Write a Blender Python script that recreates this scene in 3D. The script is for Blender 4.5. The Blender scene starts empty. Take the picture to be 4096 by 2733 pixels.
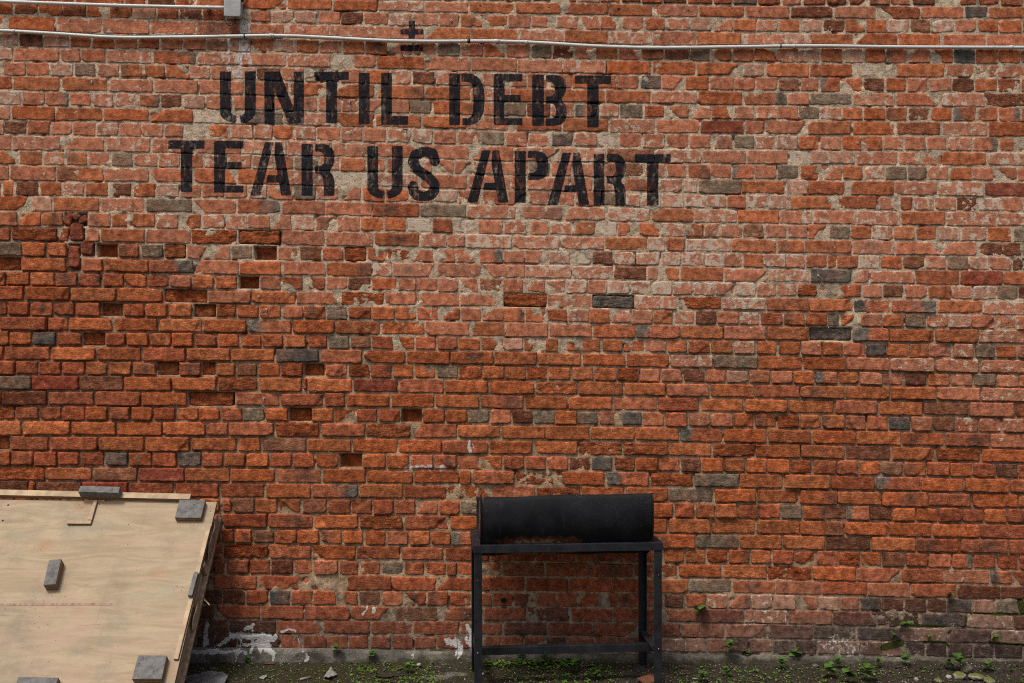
import bpy, math, re, random
import numpy as np
from mathutils import Matrix, Vector

# ---- camera, sky, sun, exposure -------------------------------------------------------------------
scene = bpy.context.scene
PW, PH, FPX = 4096.0, 2733.0, 4312.0
CAM = np.array([0.0, -5.4, 1.61])
YAW, ROLL = math.radians(0.75), math.radians(0.45)
_f = np.array([math.sin(YAW), math.cos(YAW), 0.0])
_r0 = np.array([math.cos(YAW), -math.sin(YAW), 0.0])
_u0 = np.array([0.0, 0.0, 1.0])
_r = _r0 * math.cos(ROLL) + _u0 * math.sin(ROLL)
_u = _u0 * math.cos(ROLL) - _r0 * math.sin(ROLL)
cd = bpy.data.cameras.new('camera')
cd.sensor_width = 36.0
cd.lens = FPX / PW * 36.0
cd.clip_start, cd.clip_end = 0.05, 500.0
cam = bpy.data.objects.new('camera', cd)
cam.matrix_world = Matrix(((_r[0], _u[0], -_f[0], CAM[0]), (_r[1], _u[1], -_f[1], CAM[1]), (_r[2], _u[2], -_f[2], CAM[2]), (0, 0, 0, 1)))
scene.collection.objects.link(cam)
scene.camera = cam

SUN_EL, SUN_AZ = math.radians(62), math.radians(-35)      # azimuth measured from straight behind the camera, negative = from the left
world = bpy.data.worlds.new('World')
scene.world = world
world.use_nodes = True
wn = world.node_tree
sky = wn.nodes.new('ShaderNodeTexSky')
sky.sky_type = 'NISHITA'
sky.sun_disc = False
sky.sun_elevation = SUN_EL
sky.sun_rotation = math.radians(180) - SUN_AZ
sky.air_density, sky.dust_density, sky.ozone_density = 1.0, 6.0, 0.6
wn.links.new(sky.outputs[0], wn.nodes['Background'].inputs[0])
wn.nodes['Background'].inputs[1].default_value = 0.088
sd = bpy.data.lights.new('sun', 'SUN')
sd.energy, sd.angle, sd.color = 1.5, math.radians(13), (1.0, 0.95, 0.88)
sun = bpy.data.objects.new('sun', sd)
_sdir = Vector((math.sin(SUN_AZ) * math.cos(SUN_EL), -math.cos(SUN_AZ) * math.cos(SUN_EL), math.sin(SUN_EL)))
sun.rotation_euler = _sdir.to_track_quat('Z', 'Y').to_euler()
sun.location = _sdir * 20
scene.collection.objects.link(sun)
scene.view_settings.view_transform = 'Standard'
scene.view_settings.look = 'None'
scene.view_settings.exposure = 0.34
scene.view_settings.gamma = 1.0
scene.cycles.use_denoising = False
scene.cycles.filter_width = 1.1
scene.cycles.max_bounces, scene.cycles.diffuse_bounces, scene.cycles.glossy_bounces = 3, 2, 2

# ---- small tools -----------------------------------------------------------------------------------
rng = np.random.default_rng(7)
random.seed(7)
COL = scene.collection

def ray(px, py):
    return _f + ((px - PW / 2) / FPX) * _r - ((py - PH / 2) / FPX) * _u
def on_y(px, py, y=0.0):
    d = ray(px, py); return CAM + d * ((y - CAM[1]) / d[1])
def on_z(px, py, z=0.0):
    d = ray(px, py); return CAM + d * ((z - CAM[2]) / d[2])
def wall_xz(px, py):                       # arrays of photo positions -> x, z on the wall plane
    px, py = np.asarray(px, float), np.asarray(py, float)
    a, b = (px - PW / 2) / FPX, (py - PH / 2) / FPX
    dx = _f[0] + a * _r[0] - b * _u[0]; dy = _f[1] + a * _r[1] - b * _u[1]; dz = _f[2] + a * _r[2] - b * _u[2]
    t = -CAM[1] / dy
    return CAM[0] + dx * t, CAM[2] + dz * t
def photo_xy(x, z, y=0.0):                 # the inverse
    vx, vy, vz = x - CAM[0], y - CAM[1], z - CAM[2]
    w = vx * _f[0] + vy * _f[1] + vz * _f[2]
    return PW / 2 + FPX * (vx * _r[0] + vy * _r[1] + vz * _r[2]) / w, PH / 2 - FPX * (vx * _u[0] + vy * _u[1] + vz * _u[2]) / w
def S(t):
    t = np.clip(t, 0, 1); return t * t * (3 - 2 * t)

def _h(ix, iy, seed):
    n = (ix.astype(np.int64) * 374761393 + iy.astype(np.int64) * 668265263 + int(seed) * 1274126177) & 0xFFFFFFFF
    n = ((n ^ (n >> 13)) * 1274126177) & 0xFFFFFFFF
    n = ((n ^ (n >> 16)) * 2246822519) & 0xFFFFFFFF
    return ((n ^ (n >> 15)) & 0xFFFFFF) / float(0xFFFFFF)
def vn(x, y, seed=0):                      # value noise, -1..1
    x, y = np.asarray(x, float), np.asarray(y, float)
    ix, iy = np.floor(x), np.floor(y); fx, fy = S(x - ix), S(y - iy)
    ix, iy = ix.astype(np.int64), iy.astype(np.int64)
    a, b = _h(ix, iy, seed), _h(ix + 1, iy, seed); c, d = _h(ix, iy + 1, seed), _h(ix + 1, iy + 1, seed)
    return 2 * ((a + (b - a) * fx) * (1 - fy) + (c + (d - c) * fx) * fy) - 1
def fbm(x, y, seed=0, octv=4):
    s, amp, tot = 0, 1.0, 0.0
    for k in range(octv):
        s = s + amp * vn(x * 2 ** k + 13.7 * k, y * 2 ** k - 7.1 * k, seed + k); tot += amp; amp *= 0.5
    return s / tot

def tag(o, label=None, cat=None, group=None, kind=None):
    for k, v in (('label', label), ('category', cat), ('group', group), ('kind', kind)):
        if v: o[k] = v
    return o
def empty(name, loc=(0, 0, 0), label=None, cat=None, group=None, rot=None):
    o = bpy.data.objects.new(name, None); o.location = loc
    o.empty_display_size = 0.05
    if rot: o.rotation_euler = rot
    COL.objects.link(o)
    return tag(o, label, cat, group)
def mesh_np(name, v, f, mat, parent=None, smooth=True, attrs=None, loc=None):
    """mesh from arrays; all faces have the same number of corners"""
    v = np.ascontiguousarray(v, np.float32); f = np.ascontiguousarray(f, np.int32)
    if loc is not None: v = v - np.asarray(loc, np.float32)
    me = bpy.data.meshes.new(name)
    k = f.shape[1]
    me.vertices.add(len(v)); me.vertices.foreach_set('co', v.ravel())
    me.loops.add(f.size); me.loops.foreach_set('vertex_index', f.ravel())
    me.polygons.add(len(f)); me.polygons.foreach_set('loop_start', np.arange(0, f.size, k, dtype=np.int32))
    me.polygons.foreach_set('use_smooth', np.full(len(f), smooth, bool))
    for an, arr in (attrs or {}).items():
        if arr.ndim == 2:
            a = me.attributes.new(an, 'FLOAT_COLOR', 'POINT')
            a.data.foreach_set('color', np.concatenate([arr, np.ones((len(arr), 1))], 1).astype(np.float32).ravel())
        else:
            a = me.attributes.new(an, 'FLOAT', 'POINT'); a.data.foreach_set('value', arr.astype(np.float32))
    me.update(calc_edges=True)
    if mat: me.materials.append(mat)
    o = bpy.data.objects.new(name, me); COL.objects.link(o)
    if loc is not None: o.location = loc
    if parent is not None: o.parent = parent
    return o
def mesh_py(name, v, f, mat, parent=None, smooth=False, loc=None, rot=None):
    me = bpy.data.meshes.new(name); me.from_pydata([tuple(p) for p in v], [], [tuple(q) for q in f]); me.update()
    if smooth: me.polygons.foreach_set('use_smooth', [True] * len(me.polygons))
    if mat: me.materials.append(mat)
    o = bpy.data.objects.new(name, me); COL.objects.link(o)
    if parent is not None: o.parent = parent
    if loc is not None: o.location = loc
    if rot is not None: o.rotation_euler = rot
    return o
def bevel(o, w=0.002, seg=2):
    m = o.modifiers.new('bevel', 'BEVEL'); m.width = w; m.segments = seg; m.limit_method = 'ANGLE'; m.angle_limit = math.radians(40)
    return o
BOXF = [(0, 3, 2, 1), (4, 5, 6, 7), (0, 1, 5, 4), (1, 2, 6, 5), (2, 3, 7, 6), (3, 0, 4, 7)]
def box_v(x0, x1, y0, y1, z0, z1):
    return [(x0, y0, z0), (x1, y0, z0), (x1, y1, z0), (x0, y1, z0), (x0, y0, z1), (x1, y0, z1), (x1, y1, z1), (x0, y1, z1)]
def box(name, b, mat, parent=None, bw=0.002, jit=0.0):
    v = box_v(*b)
    if jit: v = [tuple(c + random.uniform(-jit, jit) for c in p) for p in v]
    o = mesh_py(name, v, BOXF, mat, parent)
    return bevel(o, bw) if bw else o
def tube_arrays(pts, r, n=12, caps=True):
    pts = [Vector(p) for p in pts]; V, F = [], []
    rr = r if hasattr(r, '__len__') else [r] * len(pts)
    up = Vector((0, 0, 1))
    for i, p in enumerate(pts):
        t = (pts[min(i + 1, len(pts) - 1)] - pts[max(i - 1, 0)]).normalized()
        a = t.cross(up)
        if a.length < 1e-3: a = t.cross(Vector((1, 0, 0)))
        a.normalize(); b = a.cross(t).normalized()
        for k in range(n):
            q = 2 * math.pi * k / n
            V.append(p + rr[i] * (math.cos(q) * a + math.sin(q) * b))
    for i in range(len(pts) - 1):
        for k in range(n):
            k2 = (k + 1) % n
            F.append((i * n + k, i * n + k2, (i + 1) * n + k2, (i + 1) * n + k))
    if caps:
        F.append(tuple(range(n))[::-1]); F.append(tuple((len(pts) - 1) * n + k for k in range(n)))
    return V, F
def tube(name, pts, r, mat, parent=None, n=12):
    V, F = tube_arrays(pts, r, n)
    return mesh_py(name, V, F, mat, parent, smooth=True)
def smooth_path(pts, per=6):                # Catmull-Rom through the points
    P = [np.array(p, float) for p in pts]; P = [2 * P[0] - P[1]] + P + [2 * P[-1] - P[-2]]
    out = []
    for i in range(1, len(P) - 2):
        for k in range(per):
            t = k / per; a, b, c, d = P[i - 1], P[i], P[i + 1], P[i + 2]
            out.append(0.5 * (2 * b + (c - a) * t + (2 * a - 5 * b + 4 * c - d) * t * t + (3 * b - a - 3 * c + d) * t ** 3))
    out.append(P[-2]); return out

# ---- materials -------------------------------------------------------------------------------------
class NT:
    def __init__(self, name):
        self.m = bpy.data.materials.new(name); self.m.use_nodes = True
        self.t = self.m.node_tree; self.b = self.t.nodes['Principled BSDF']
        self.geo = self.t.nodes.new('ShaderNodeNewGeometry')
        self.pos = self.geo.outputs['Position']
    def put(self, sock, val):
        if val is None: return
        if hasattr(val, 'is_linked') or isinstance(val, bpy.types.NodeSocket): self.t.links.new(val, sock)
        else: sock.default_value = val
    def node(self, typ, ins=(), **kw):
        n = self.t.nodes.new(typ)
        for k, v in kw.items(): setattr(n, k, v)
        for k, v in (ins.items() if isinstance(ins, dict) else enumerate(ins)): self.put(n.inputs[k], v)
        return n
    def obj(self):
        return self.node('ShaderNodeTexCoord').outputs['Object']
    def attr(self, name, out='Fac'):
        return self.node('ShaderNodeAttribute', attribute_name=name).outputs[out]
    def scale(self, vec, s):
        return self.node('ShaderNodeVectorMath', [vec, s], operation='MULTIPLY').outputs[0]
    def noise(self, vec, scale, detail=4, rough=0.55, out='Fac', dist=0.0):
        return self.node('ShaderNodeTexNoise', {'Vector': vec, 'Scale': scale, 'Detail': detail, 'Roughness': rough, 'Distortion': dist}).outputs[out]
    def voro(self, vec, scale, feature='F1', out='Distance'):
        return self.node('ShaderNodeTexVoronoi', {'Vector': vec, 'Scale': scale}, feature=feature).outputs[out]
    def mr(self, v, a, b, c=0.0, d=1.0, smooth=True):
        return self.node('ShaderNodeMapRange', {'Value': v, 'From Min': a, 'From Max': b, 'To Min': c, 'To Max': d}, interpolation_type='SMOOTHSTEP' if smooth else 'LINEAR').outputs[0]
    def math(self, op, a, b=None, c=None):
        n = self.node('ShaderNodeMath', [a] + ([b] if b is not None else []) + ([c] if c is not None else []), operation=op); return n.outputs[0]
    def mix(self, fac, a, b, mode='MIX'):
        n = self.t.nodes.new('ShaderNodeMix'); n.data_type = 'RGBA'; n.blend_type = mode
        cs = [s for s in n.inputs if s.type == 'RGBA']
        self.put(n.inputs[0], fac); self.put(cs[0], a if not isinstance(a, tuple) or len(a) == 4 else (*a, 1)); self.put(cs[1], b if not isinstance(b, tuple) or len(b) == 4 else (*b, 1))
        return [s for s in n.outputs if s.type == 'RGBA'][0]
    def mul(self, col, val):                # colour times a grey value
        return self.node('ShaderNodeVectorMath', [col, (val,) * 3 if isinstance(val, float) else val], operation='MULTIPLY').outputs[0]
    def bump(self, h, strength, dist):
        return self.node('ShaderNodeBump', {'Height': h, 'Strength': strength, 'Distance': dist}).outputs[0]
    def done(self, col, rough=0.9, normal=None, metal=0.0, spec=0.3):
        self.put(self.b.inputs['Base Color'], col if not isinstance(col, tuple) or len(col) == 4 else (*col, 1))
        self.put(self.b.inputs['Roughness'], rough); self.put(self.b.inputs['Metallic'], metal)
        self.put(self.b.inputs['Specular IOR Level'], spec)
        if normal is not None: self.put(self.b.inputs['Normal'], normal)
        return self.m

def wall_material(name, mortar=False):
    n = NT(name); p = n.pos
    col = n.attr('col', 'Color')
    mid = n.noise(p, 30, 4, 0.68); fine = n.noise(p, 150, 2, 0.7)
    col = n.mul(col, n.mr(mid, 0.28, 0.72, 0.56, 1.44)); col = n.mul(col, n.mr(fine, 0.25, 0.75, 0.76, 1.24))
    h = fine
    if not mortar:
        st = n.noise(n.scale(p, (2.2, 1.0, 150.0)), 1.0, 2, 0.6)
        stm = n.math('MULTIPLY', n.mr(st, 0.58, 0.70), n.attr('stri'))
        col = n.mix(n.math('MULTIPLY', stm, 0.75), col, n.mul(col, 0.34))
        stl = n.math('MULTIPLY', n.mr(st, 0.38, 0.26), n.attr('stri'))
        col = n.mix(n.math('MULTIPLY', stl, 0.30), col, (0.46, 0.25, 0.16))
        soot = n.math('ADD', n.attr('soot'), n.math('MULTIPLY', n.math('SUBTRACT', n.noise(p, 19, 5, 0.7), 0.5), 1.9))
        col = n.mix(n.mr(soot, 0.40, 1.0, 0.0, 0.82), col, (0.050, 0.034, 0.027))
        rough_h = n.noise(n.scale(p, (0.8, 1.0, 2.4)), 48, 4, 0.72)
        h = n.math('ADD', n.math('MULTIPLY', h, n.attr('rgh')), n.math('MULTIPLY', rough_h, n.math('ADD', n.math('MULTIPLY', n.attr('ero'), 3.6), n.attr('rgh'))))
        crk = n.mr(n.math('ABSOLUTE', n.math('SUBTRACT', rough_h, 0.5)), 0.030, 0.0)
        col = n.mix(n.math('MULTIPLY', crk, n.math('ADD', n.math('MULTIPLY', n.attr('ero'), 0.45), n.math('MULTIPLY', n.attr('rgh'), 0.40))), col, n.mul(col, 0.22))
    # lime and old mortar smeared over the surface
    ln = n.noise(p, 27, 6, 0.66)
    lime = n.math('ADD', n.attr('lime'), n.math('MULTIPLY', n.math('SUBTRACT', ln, 0.5), 2.6))
    lf = n.mr(lime, 0.66, 0.80)
    lc = n.mix(mid, (0.52, 0.42, 0.30), (0.72, 0.63, 0.51))
    soft = n.math('ADD', n.attr('lime'), n.math('MULTIPLY', n.math('SUBTRACT', mid, 0.5), 0.9))
    veil = n.math('MULTIPLY', n.mr(soft, 0.05, 0.80), 0.34)
    col = n.mix(veil, col, (0.60, 0.345, 0.235))
    col = n.mix(n.math('MULTIPLY', lf, 0.80), col, lc)
    # pale grains and dark pits
    g1 = n.mr(n.voro(p, 110), 0.26, 0.14); g2 = n.mr(mid, 0.52, 0.62)
    col = n.mix(n.math('MULTIPLY', n.math('MULTIPLY', g1, g2), 0.6), col, (0.55, 0.47, 0.38))
    pv = n.node('ShaderNodeVectorMath', [p, (3.1, 1.7, 5.3)], operation='ADD').outputs[0]
    pit = n.math('MULTIPLY', n.mr(n.voro(pv, 70), 0.24, 0.12), n.mr(mid, 0.50, 0.40))
    col = n.mix(n.math('MULTIPLY', pit, 0.75), col, (0.030, 0.022, 0.018))
    # moss
    mo = n.mr(n.math('ADD', n.attr('moss'), n.math('MULTIPLY', n.math('SUBTRACT', ln, 0.5), 1.2)), 0.45, 0.75)
    col = n.mix(mo, col, n.mix(fine, (0.018, 0.022, 0.006), (0.07, 0.075, 0.018)))
    # black stencil paint
    ink = n.math('ADD', n.attr('ink'), n.math('MULTIPLY', n.math('SUBTRACT', n.noise(p, 110, 2, 0.65), 0.5), 0.30))
    inf = n.mr(ink, 0.43, 0.57)
    worn = n.mr(n.math('ADD', n.noise(n.scale(p, (1.5, 1.0, 0.6)), 26, 6, 0.74), n.math('MULTIPLY', lf, 0.06)), 0.50, 0.66)
    inf = n.math('MULTIPLY', inf, n.math('SUBTRACT', 0.985, n.math('MULTIPLY', worn, 0.34)))
    col = n.mix(inf, col, n.mix(mid, (0.008, 0.010, 0.015), (0.015, 0.016, 0.021)))
    # white paint splashes
    wh = n.math('ADD', n.attr('wht'), n.math('MULTIPLY', n.math('SUBTRACT', n.noise(p, 48, 4, 0.7), 0.5), 1.0))
    col = n.mix(n.math('MULTIPLY', n.mr(wh, 0.42, 0.56), 0.85), col, (0.62, 0.62, 0.60))
    return n.done(col, n.mr(inf, 0, 1, 0.95, 0.8), n.bump(h, 1.0, 0.0035 if mortar else 0.0036), spec=0.15)
M_BRICK = wall_material('fired_clay'); M_MORTAR = wall_material('lime_mortar', True)

def simple(name, col, rough=0.6, var=0.15, sc=30, bumpd=0.0, metal=0.0, col2=None, spec=0.4):
    n = NT(name); p = n.obj()
    k = n.noise(p, sc, 5, 0.6)
    c = n.mix(n.mr(k, 0.3, 0.7), tuple(x * (1 - var) for x in col), tuple(min(1, x * (1 + var)) for x in (col2 or col)))
    return n.done(c, rough, n.bump(n.noise(p, sc * 4, 4), 0.5, bumpd) if bumpd else None, metal, spec)
def pvc():
    n = NT('white_plastic'); p = n.pos
    d = n.noise(n.scale(p, (1, 1, 6)), 9, 5, 0.65)
    c = n.mix(n.mr(d, 0.5, 0.78), (0.66, 0.65, 0.61), (0.40, 0.36, 0.29))
    c = n.mix(n.mr(n.noise(p, 120, 3), 0.62, 0.72, 0, 0.4), c, (0.25, 0.21, 0.16))
    return n.done(c, 0.42, None, 0, 0.45)
M_PVC = pvc()
M_BOX = simple('grey_plastic', (0.42, 0.43, 0.43), 0.5, 0.12, 18, 0.0003)
M_BLACK = simple('black_rubber', (0.012, 0.012, 0.013), 0.5, 0.2, 40)
M_STEEL = simple('galvanised_wire', (0.36, 0.37, 0.38), 0.4, 0.2, 60, 0, 0.6)
M_RUSTNAIL = simple('rusty_nail', (0.03, 0.018, 0.012), 0.8, 0.3, 60)
M_PLUG = simple('wall_plug', (0.42, 0.44, 0.40), 0.5, 0.2, 60)

def painted_steel(name, drum=False):
    n = NT(name); p = n.obj()
    k = n.noise(p, 12, 6, 0.65); s = n.noise(n.scale(p, (14, 14, 1.6)), 2.0, 4, 0.6)
    c = n.mix(n.mr(k, 0.35, 0.7), (0.006, 0.0065, 0.008) if drum else (0.009, 0.010, 0.012), (0.013, 0.015, 0.018) if drum else (0.018, 0.020, 0.025))
    c = n.mix(n.mr(s, 0.60, 0.76, 0, 0.45), c, (0.035, 0.04, 0.046)); c = n.mix(n.mr(n.noise(p, 75, 4, 0.7), 0.66, 0.76, 0, 0.5), c, (0.09, 0.088, 0.082))
    rz = n.noise(p, 26, 7, 0.7)
    if drum:
        sep = n.node('ShaderNodeSeparateXYZ', [p])
        low = n.mr(sep.outputs[2], -0.065, -0.135); mid = n.mr(n.math('ABSOLUTE', n.math('ADD', sep.outputs[0], 0.13)), 0.30, 0.05)
        r = n.math('ADD', n.math('MULTIPLY', n.math('MULTIPLY', low, mid), 0.42), rz)
        rf = n.mr(r, 0.62, 0.76)
        tan = n.mr(n.math('ADD', n.math('MULTIPLY', n.math('MULTIPLY', low, mid), 0.42), n.noise(p, 38, 6, 0.7)), 0.80, 0.92)
        c = n.mix(rf, c, n.mix(n.noise(p, 90, 4), (0.06, 0.018, 0.008), (0.16, 0.05, 0.016)))
        c = n.mix(n.math('MULTIPLY', tan, 0.75), c, (0.32, 0.24, 0.15))
        dk = n.mr(n.noise(n.scale(p, (22, 22, 2.0)), 1.0, 3), 0.62, 0.72); c = n.mix(n.math('MULTIPLY', dk, 0.7), c, (0.006, 0.006, 0.006))
        sp = n.math('MULTIPLY', n.mr(n.voro(p, 130), 0.16, 0.07), n.mr(n.noise(p, 7, 3), 0.52, 0.62)); c = n.mix(n.math('MULTIPLY', sp, 0.6), c, (0.35, 0.33, 0.28))
        rough = n.mr(k, 0.3, 0.7, 0.62, 0.8)
    else:
        rf = n.mr(rz, 0.68, 0.78); c = n.mix(n.math('MULTIPLY', rf, 0.7), c, (0.05, 0.025, 0.015)); rough = n.mr(k, 0.3, 0.7, 0.45, 0.65)
    return n.done(c, rough, n.bump(n.noise(p, 60, 5), 0.35, 0.002), 0.0, 0.2 if drum else 0.4)
M_DRUM = painted_steel('charred_black_paint', True); M_FRAME = painted_steel('black_frame_paint')
M_RUST = simple('brown_rust', (0.10, 0.038, 0.018), 0.85, 0.4, 40, 0.001, col2=(0.16, 0.06, 0.028))

def plywood():
    n = NT('plywood_face'); p = n.obj()        # x across, y up the slope
    g = n.noise(n.scale(p, (1.4, 8.0, 1.0)), 2.0, 6, 0.62, dist=1.8)
    fl = n.noise(n.scale(p, (0.7, 1.3, 1.0)), 3.0, 4, 0.6, dist=1.0)
    c = n.mix(n.mr(g, 0.3, 0.7), (0.325, 0.248, 0.152), (0.45, 0.352, 0.228))
    c = n.mix(n.mr(fl, 0.46, 0.66, 0, 0.60), c, (0.44, 0.31, 0.22)); c = n.mix(n.mr(fl, 0.45, 0.28, 0, 0.65), c, (0.34, 0.305, 0.215))
    dash = n.mr(n.noise(n.scale(p, (5.0, 110.0, 1.0)), 1.6, 3, 0.6), 0.62, 0.72); area = n.mr(n.noise(p, 3.0, 3), 0.46, 0.60)
    c = n.mix(n.math('MULTIPLY', n.math('MULTIPLY', dash, area), 0.75), c, (0.15, 0.10, 0.06))
    vert = n.mr(n.noise(n.scale(p, (22.0, 0.9, 1.0)), 1.3, 3, 0.6), 0.60, 0.74); c = n.mix(n.math('MULTIPLY', vert, 0.42), c, (0.27, 0.23, 0.17))
    warp = n.mix(0.08, p, n.noise(p, 7, 2, 0.5, 'Color'), 'ADD')
    kn = n.voro(n.scale(warp, (1.0, 1.9, 0.0)), 2.9); c = n.mix(n.mr(kn, 0.22, 0.03, 0, 0.55), c, (0.36, 0.20, 0.095)); c = n.mix(n.mr(kn, 0.05, 0.01, 0, 0.8), c, (0.13, 0.06, 0.03))
    ring = n.mr(n.math('SINE', n.math('MULTIPLY', kn, 46.0)), 0.2, 1.0); c = n.mix(n.math('MULTIPLY', n.math('MULTIPLY', ring, n.mr(kn, 0.45, 0.1)), 0.30), c, (0.40, 0.255, 0.14))
    dirt = n.mr(n.noise(p, 3.5, 7, 0.72), 0.46, 0.72, 0, 0.62); c = n.mix(dirt, c, (0.20, 0.172, 0.125))
    spk = n.math('MULTIPLY', n.mr(n.voro(p, 42), 0.14, 0.08), n.mr(n.noise(p, 4, 2), 0.5, 0.6)); c = n.mix(n.math('MULTIPLY', spk, 0.7), c, (0.10, 0.075, 0.05))
    return n.done(c, 0.66, n.bump(n.noise(n.scale(p, (2, 40, 1)), 4, 4), 0.3, 0.002), 0, 0.3)
M_PLY = plywood()
def tape():
    n = NT('pink_veneer_tape'); p = n.obj(); c = n.mix(n.mr(n.noise(n.scale(p, (45, 1, 1)), 1, 3), 0.35, 0.6), (0.24, 0.13, 0.095), (0.42, 0.26, 0.195)); return n.done(c, 0.7)
M_TAPE = tape()
def ply_edge():
    n = NT('plywood_edge'); p = n.obj()
    w = n.noise(n.scale(p, (2, 2, 330)), 1.0, 2); c = n.mix(n.mr(w, 0.42, 0.58), (0.13, 0.085, 0.05), (0.33, 0.225, 0.125))
    c = n.mix(n.mr(n.noise(p, 22, 5, 0.7), 0.5, 0.75, 0, 0.55), c, (0.08, 0.06, 0.045))
    return n.done(c, 0.8, n.bump(n.noise(n.scale(p, (8, 8, 200)), 1, 3), 0.4, 0.002))
M_PLYEDGE = ply_edge()
M_BATTEN = simple('pale_batten_wood', (0.42, 0.31, 0.19), 0.75, 0.2, 12, 0.0008, col2=(0.50, 0.38, 0.24))
def grey_block():
    n = NT('grey_stained_block'); p = n.obj(); oi = n.node('ShaderNodeObjectInfo').outputs['Random']
    q = n.node('ShaderNodeVectorMath', [p, n.node('ShaderNodeCombineXYZ', [n.math('MULTIPLY', oi, 9.0), oi, oi]).outputs[0]], operation='ADD').outputs[0]
    c = n.mix(n.mr(n.noise(q, 30, 6, 0.7), 0.3, 0.7), (0.10, 0.10, 0.10), (0.21, 0.208, 0.20))
    c = n.mix(n.mr(n.noise(q, 14, 5, 0.65), 0.54, 0.68, 0, 0.65), c, (0.24, 0.175, 0.115)); c = n.mix(n.mr(n.voro(q, 90), 0.22, 0.10, 0, 0.7), c, (0.03, 0.03, 0.03))
    return n.done(c, 0.75, n.bump(n.noise(q, 120, 4, 0.7), 0.7, 0.002), spec=0.3)
M_GREYBLOCK = grey_block()
M_OLDWOOD = simple('weathered_wood', (0.33, 0.24, 0.155), 0.85, 0.35, 25, 0.0015)
def concrete():
    n = NT('rough_concrete'); p = n.pos
    k = n.noise(p, 9, 7, 0.65); f = n.noise(p, 90, 5, 0.65)
    c = n.mix(n.mr(k, 0.3, 0.7), (0.070, 0.062, 0.052), (0.225, 0.205, 0.17)); c = n.mul(c, n.mr(f, 0.2, 0.8, 0.6, 1.35))
    ms = n.mr(n.math('ADD', n.attr('moss'), n.math('MULTIPLY', n.math('SUBTRACT', n.noise(p, 28, 6, 0.7), 0.5), 1.4)), 0.4, 0.8)
    c = n.mix(n.math('MULTIPLY', ms, 0.8), c, n.mix(n.noise(p, 120, 3), (0.022, 0.022, 0.010), (0.075, 0.066, 0.028)))
    wh = n.math('ADD', n.attr('wht'), n.math('MULTIPLY', n.math('SUBTRACT', n.noise(p, 70, 5, 0.65), 0.5), 0.9))
    c = n.mix(n.math('MULTIPLY', n.mr(wh, 0.46, 0.62), 0.85), c, (0.60, 0.60, 0.58))
    return n.done(c, 0.93, n.bump(n.math('ADD', f, n.math('MULTIPLY', k, 1.5)), 0.9, 0.006), spec=0.2)
M_CONC = concrete()
def soil():
    n = NT('mossy_soil'); p = n.pos
    k = n.noise(p, 5, 7, 0.65); f = n.noise(p, 70, 6, 0.7); g = n.noise(p, 230, 4, 0.65)
    c = n.mix(n.mr(f, 0.3, 0.7), (0.016, 0.013, 0.010), (0.085, 0.067, 0.048))
    c = n.mix(n.mr(n.math('ADD', k, n.attr('damp')), 0.45, 0.62, 0, 0.75), c, n.mix(n.mr(g, 0.35, 0.65), (0.018, 0.019, 0.006), (0.062, 0.060, 0.018)))
    c = n.mix(n.mr(n.math('ADD', n.attr('cem'), n.math('MULTIPLY', n.math('SUBTRACT', n.noise(p, 24, 6, 0.7), 0.5), 1.0)), 0.4, 0.65, 0, 0.85), c, n.mix(g, (0.15, 0.135, 0.12), (0.30, 0.275, 0.25)))
    c = n.mul(c, n.mr(g, 0.2, 0.8, 0.55, 1.5))
    sp = n.math('MULTIPLY', n.mr(n.voro(p, 75), 0.2, 0.12), n.mr(n.noise(p, 9, 3), 0.47, 0.6)); c = n.mix(n.math('MULTIPLY', sp, 0.75), c, (0.32, 0.29, 0.25))
    return n.done(c, 0.95, n.bump(n.math('ADD', f, g), 1.0, 0.008), spec=0.2)
M_SOIL = soil()
def leaf_mat(name, a, b):
    n = NT(name); oi = n.node('ShaderNodeObjectInfo').outputs['Random']; p = n.pos
    c = n.mix(n.mr(n.noise(p, 40, 3), 0.3, 0.7), a, b); c = n.mul(c, n.mr(oi, 0, 1, 0.8, 1.25, False))
    n.b.inputs['Subsurface Weight'].default_value = 0.0
    return n.done(c, 0.55, n.bump(n.noise(p, 200, 3), 0.4, 0.001), spec=0.35)
M_LEAF = leaf_mat('weed_leaf', (0.036, 0.095, 0.012), (0.075, 0.165, 0.022))
M_STEM = leaf_mat('weed_stem', (0.07, 0.12, 0.025), (0.11, 0.12, 0.04))
M_COVER = leaf_mat('sprout_leaf', (0.055, 0.125, 0.014), (0.125, 0.225, 0.030))
M_STONE = simple('pale_stone', (0.30, 0.28, 0.24), 0.9, 0.25, 25, 0.002, col2=(0.42, 0.40, 0.35))
def mossy():
    n = NT('mossy_stone'); p = n.pos; sep = n.node('ShaderNodeSeparateXYZ', [n.geo.outputs['Normal']])
    c = n.mix(n.mr(n.noise(p, 40, 5), 0.3, 0.7), (0.24, 0.23, 0.17), (0.42, 0.41, 0.33))
    m = n.mr(n.math('ADD', n.math('MULTIPLY', sep.outputs[2], 0.35), n.noise(p, 22, 6, 0.7)), 0.55, 0.75)
    c = n.mix(m, c, n.mix(n.noise(p, 150, 3), (0.06, 0.075, 0.012), (0.19, 0.20, 0.05)))
    return n.done(c, 0.95, n.bump(n.noise(p, 90, 5), 0.8, 0.004), spec=0.2)
M_MOSSY = mossy()
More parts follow.
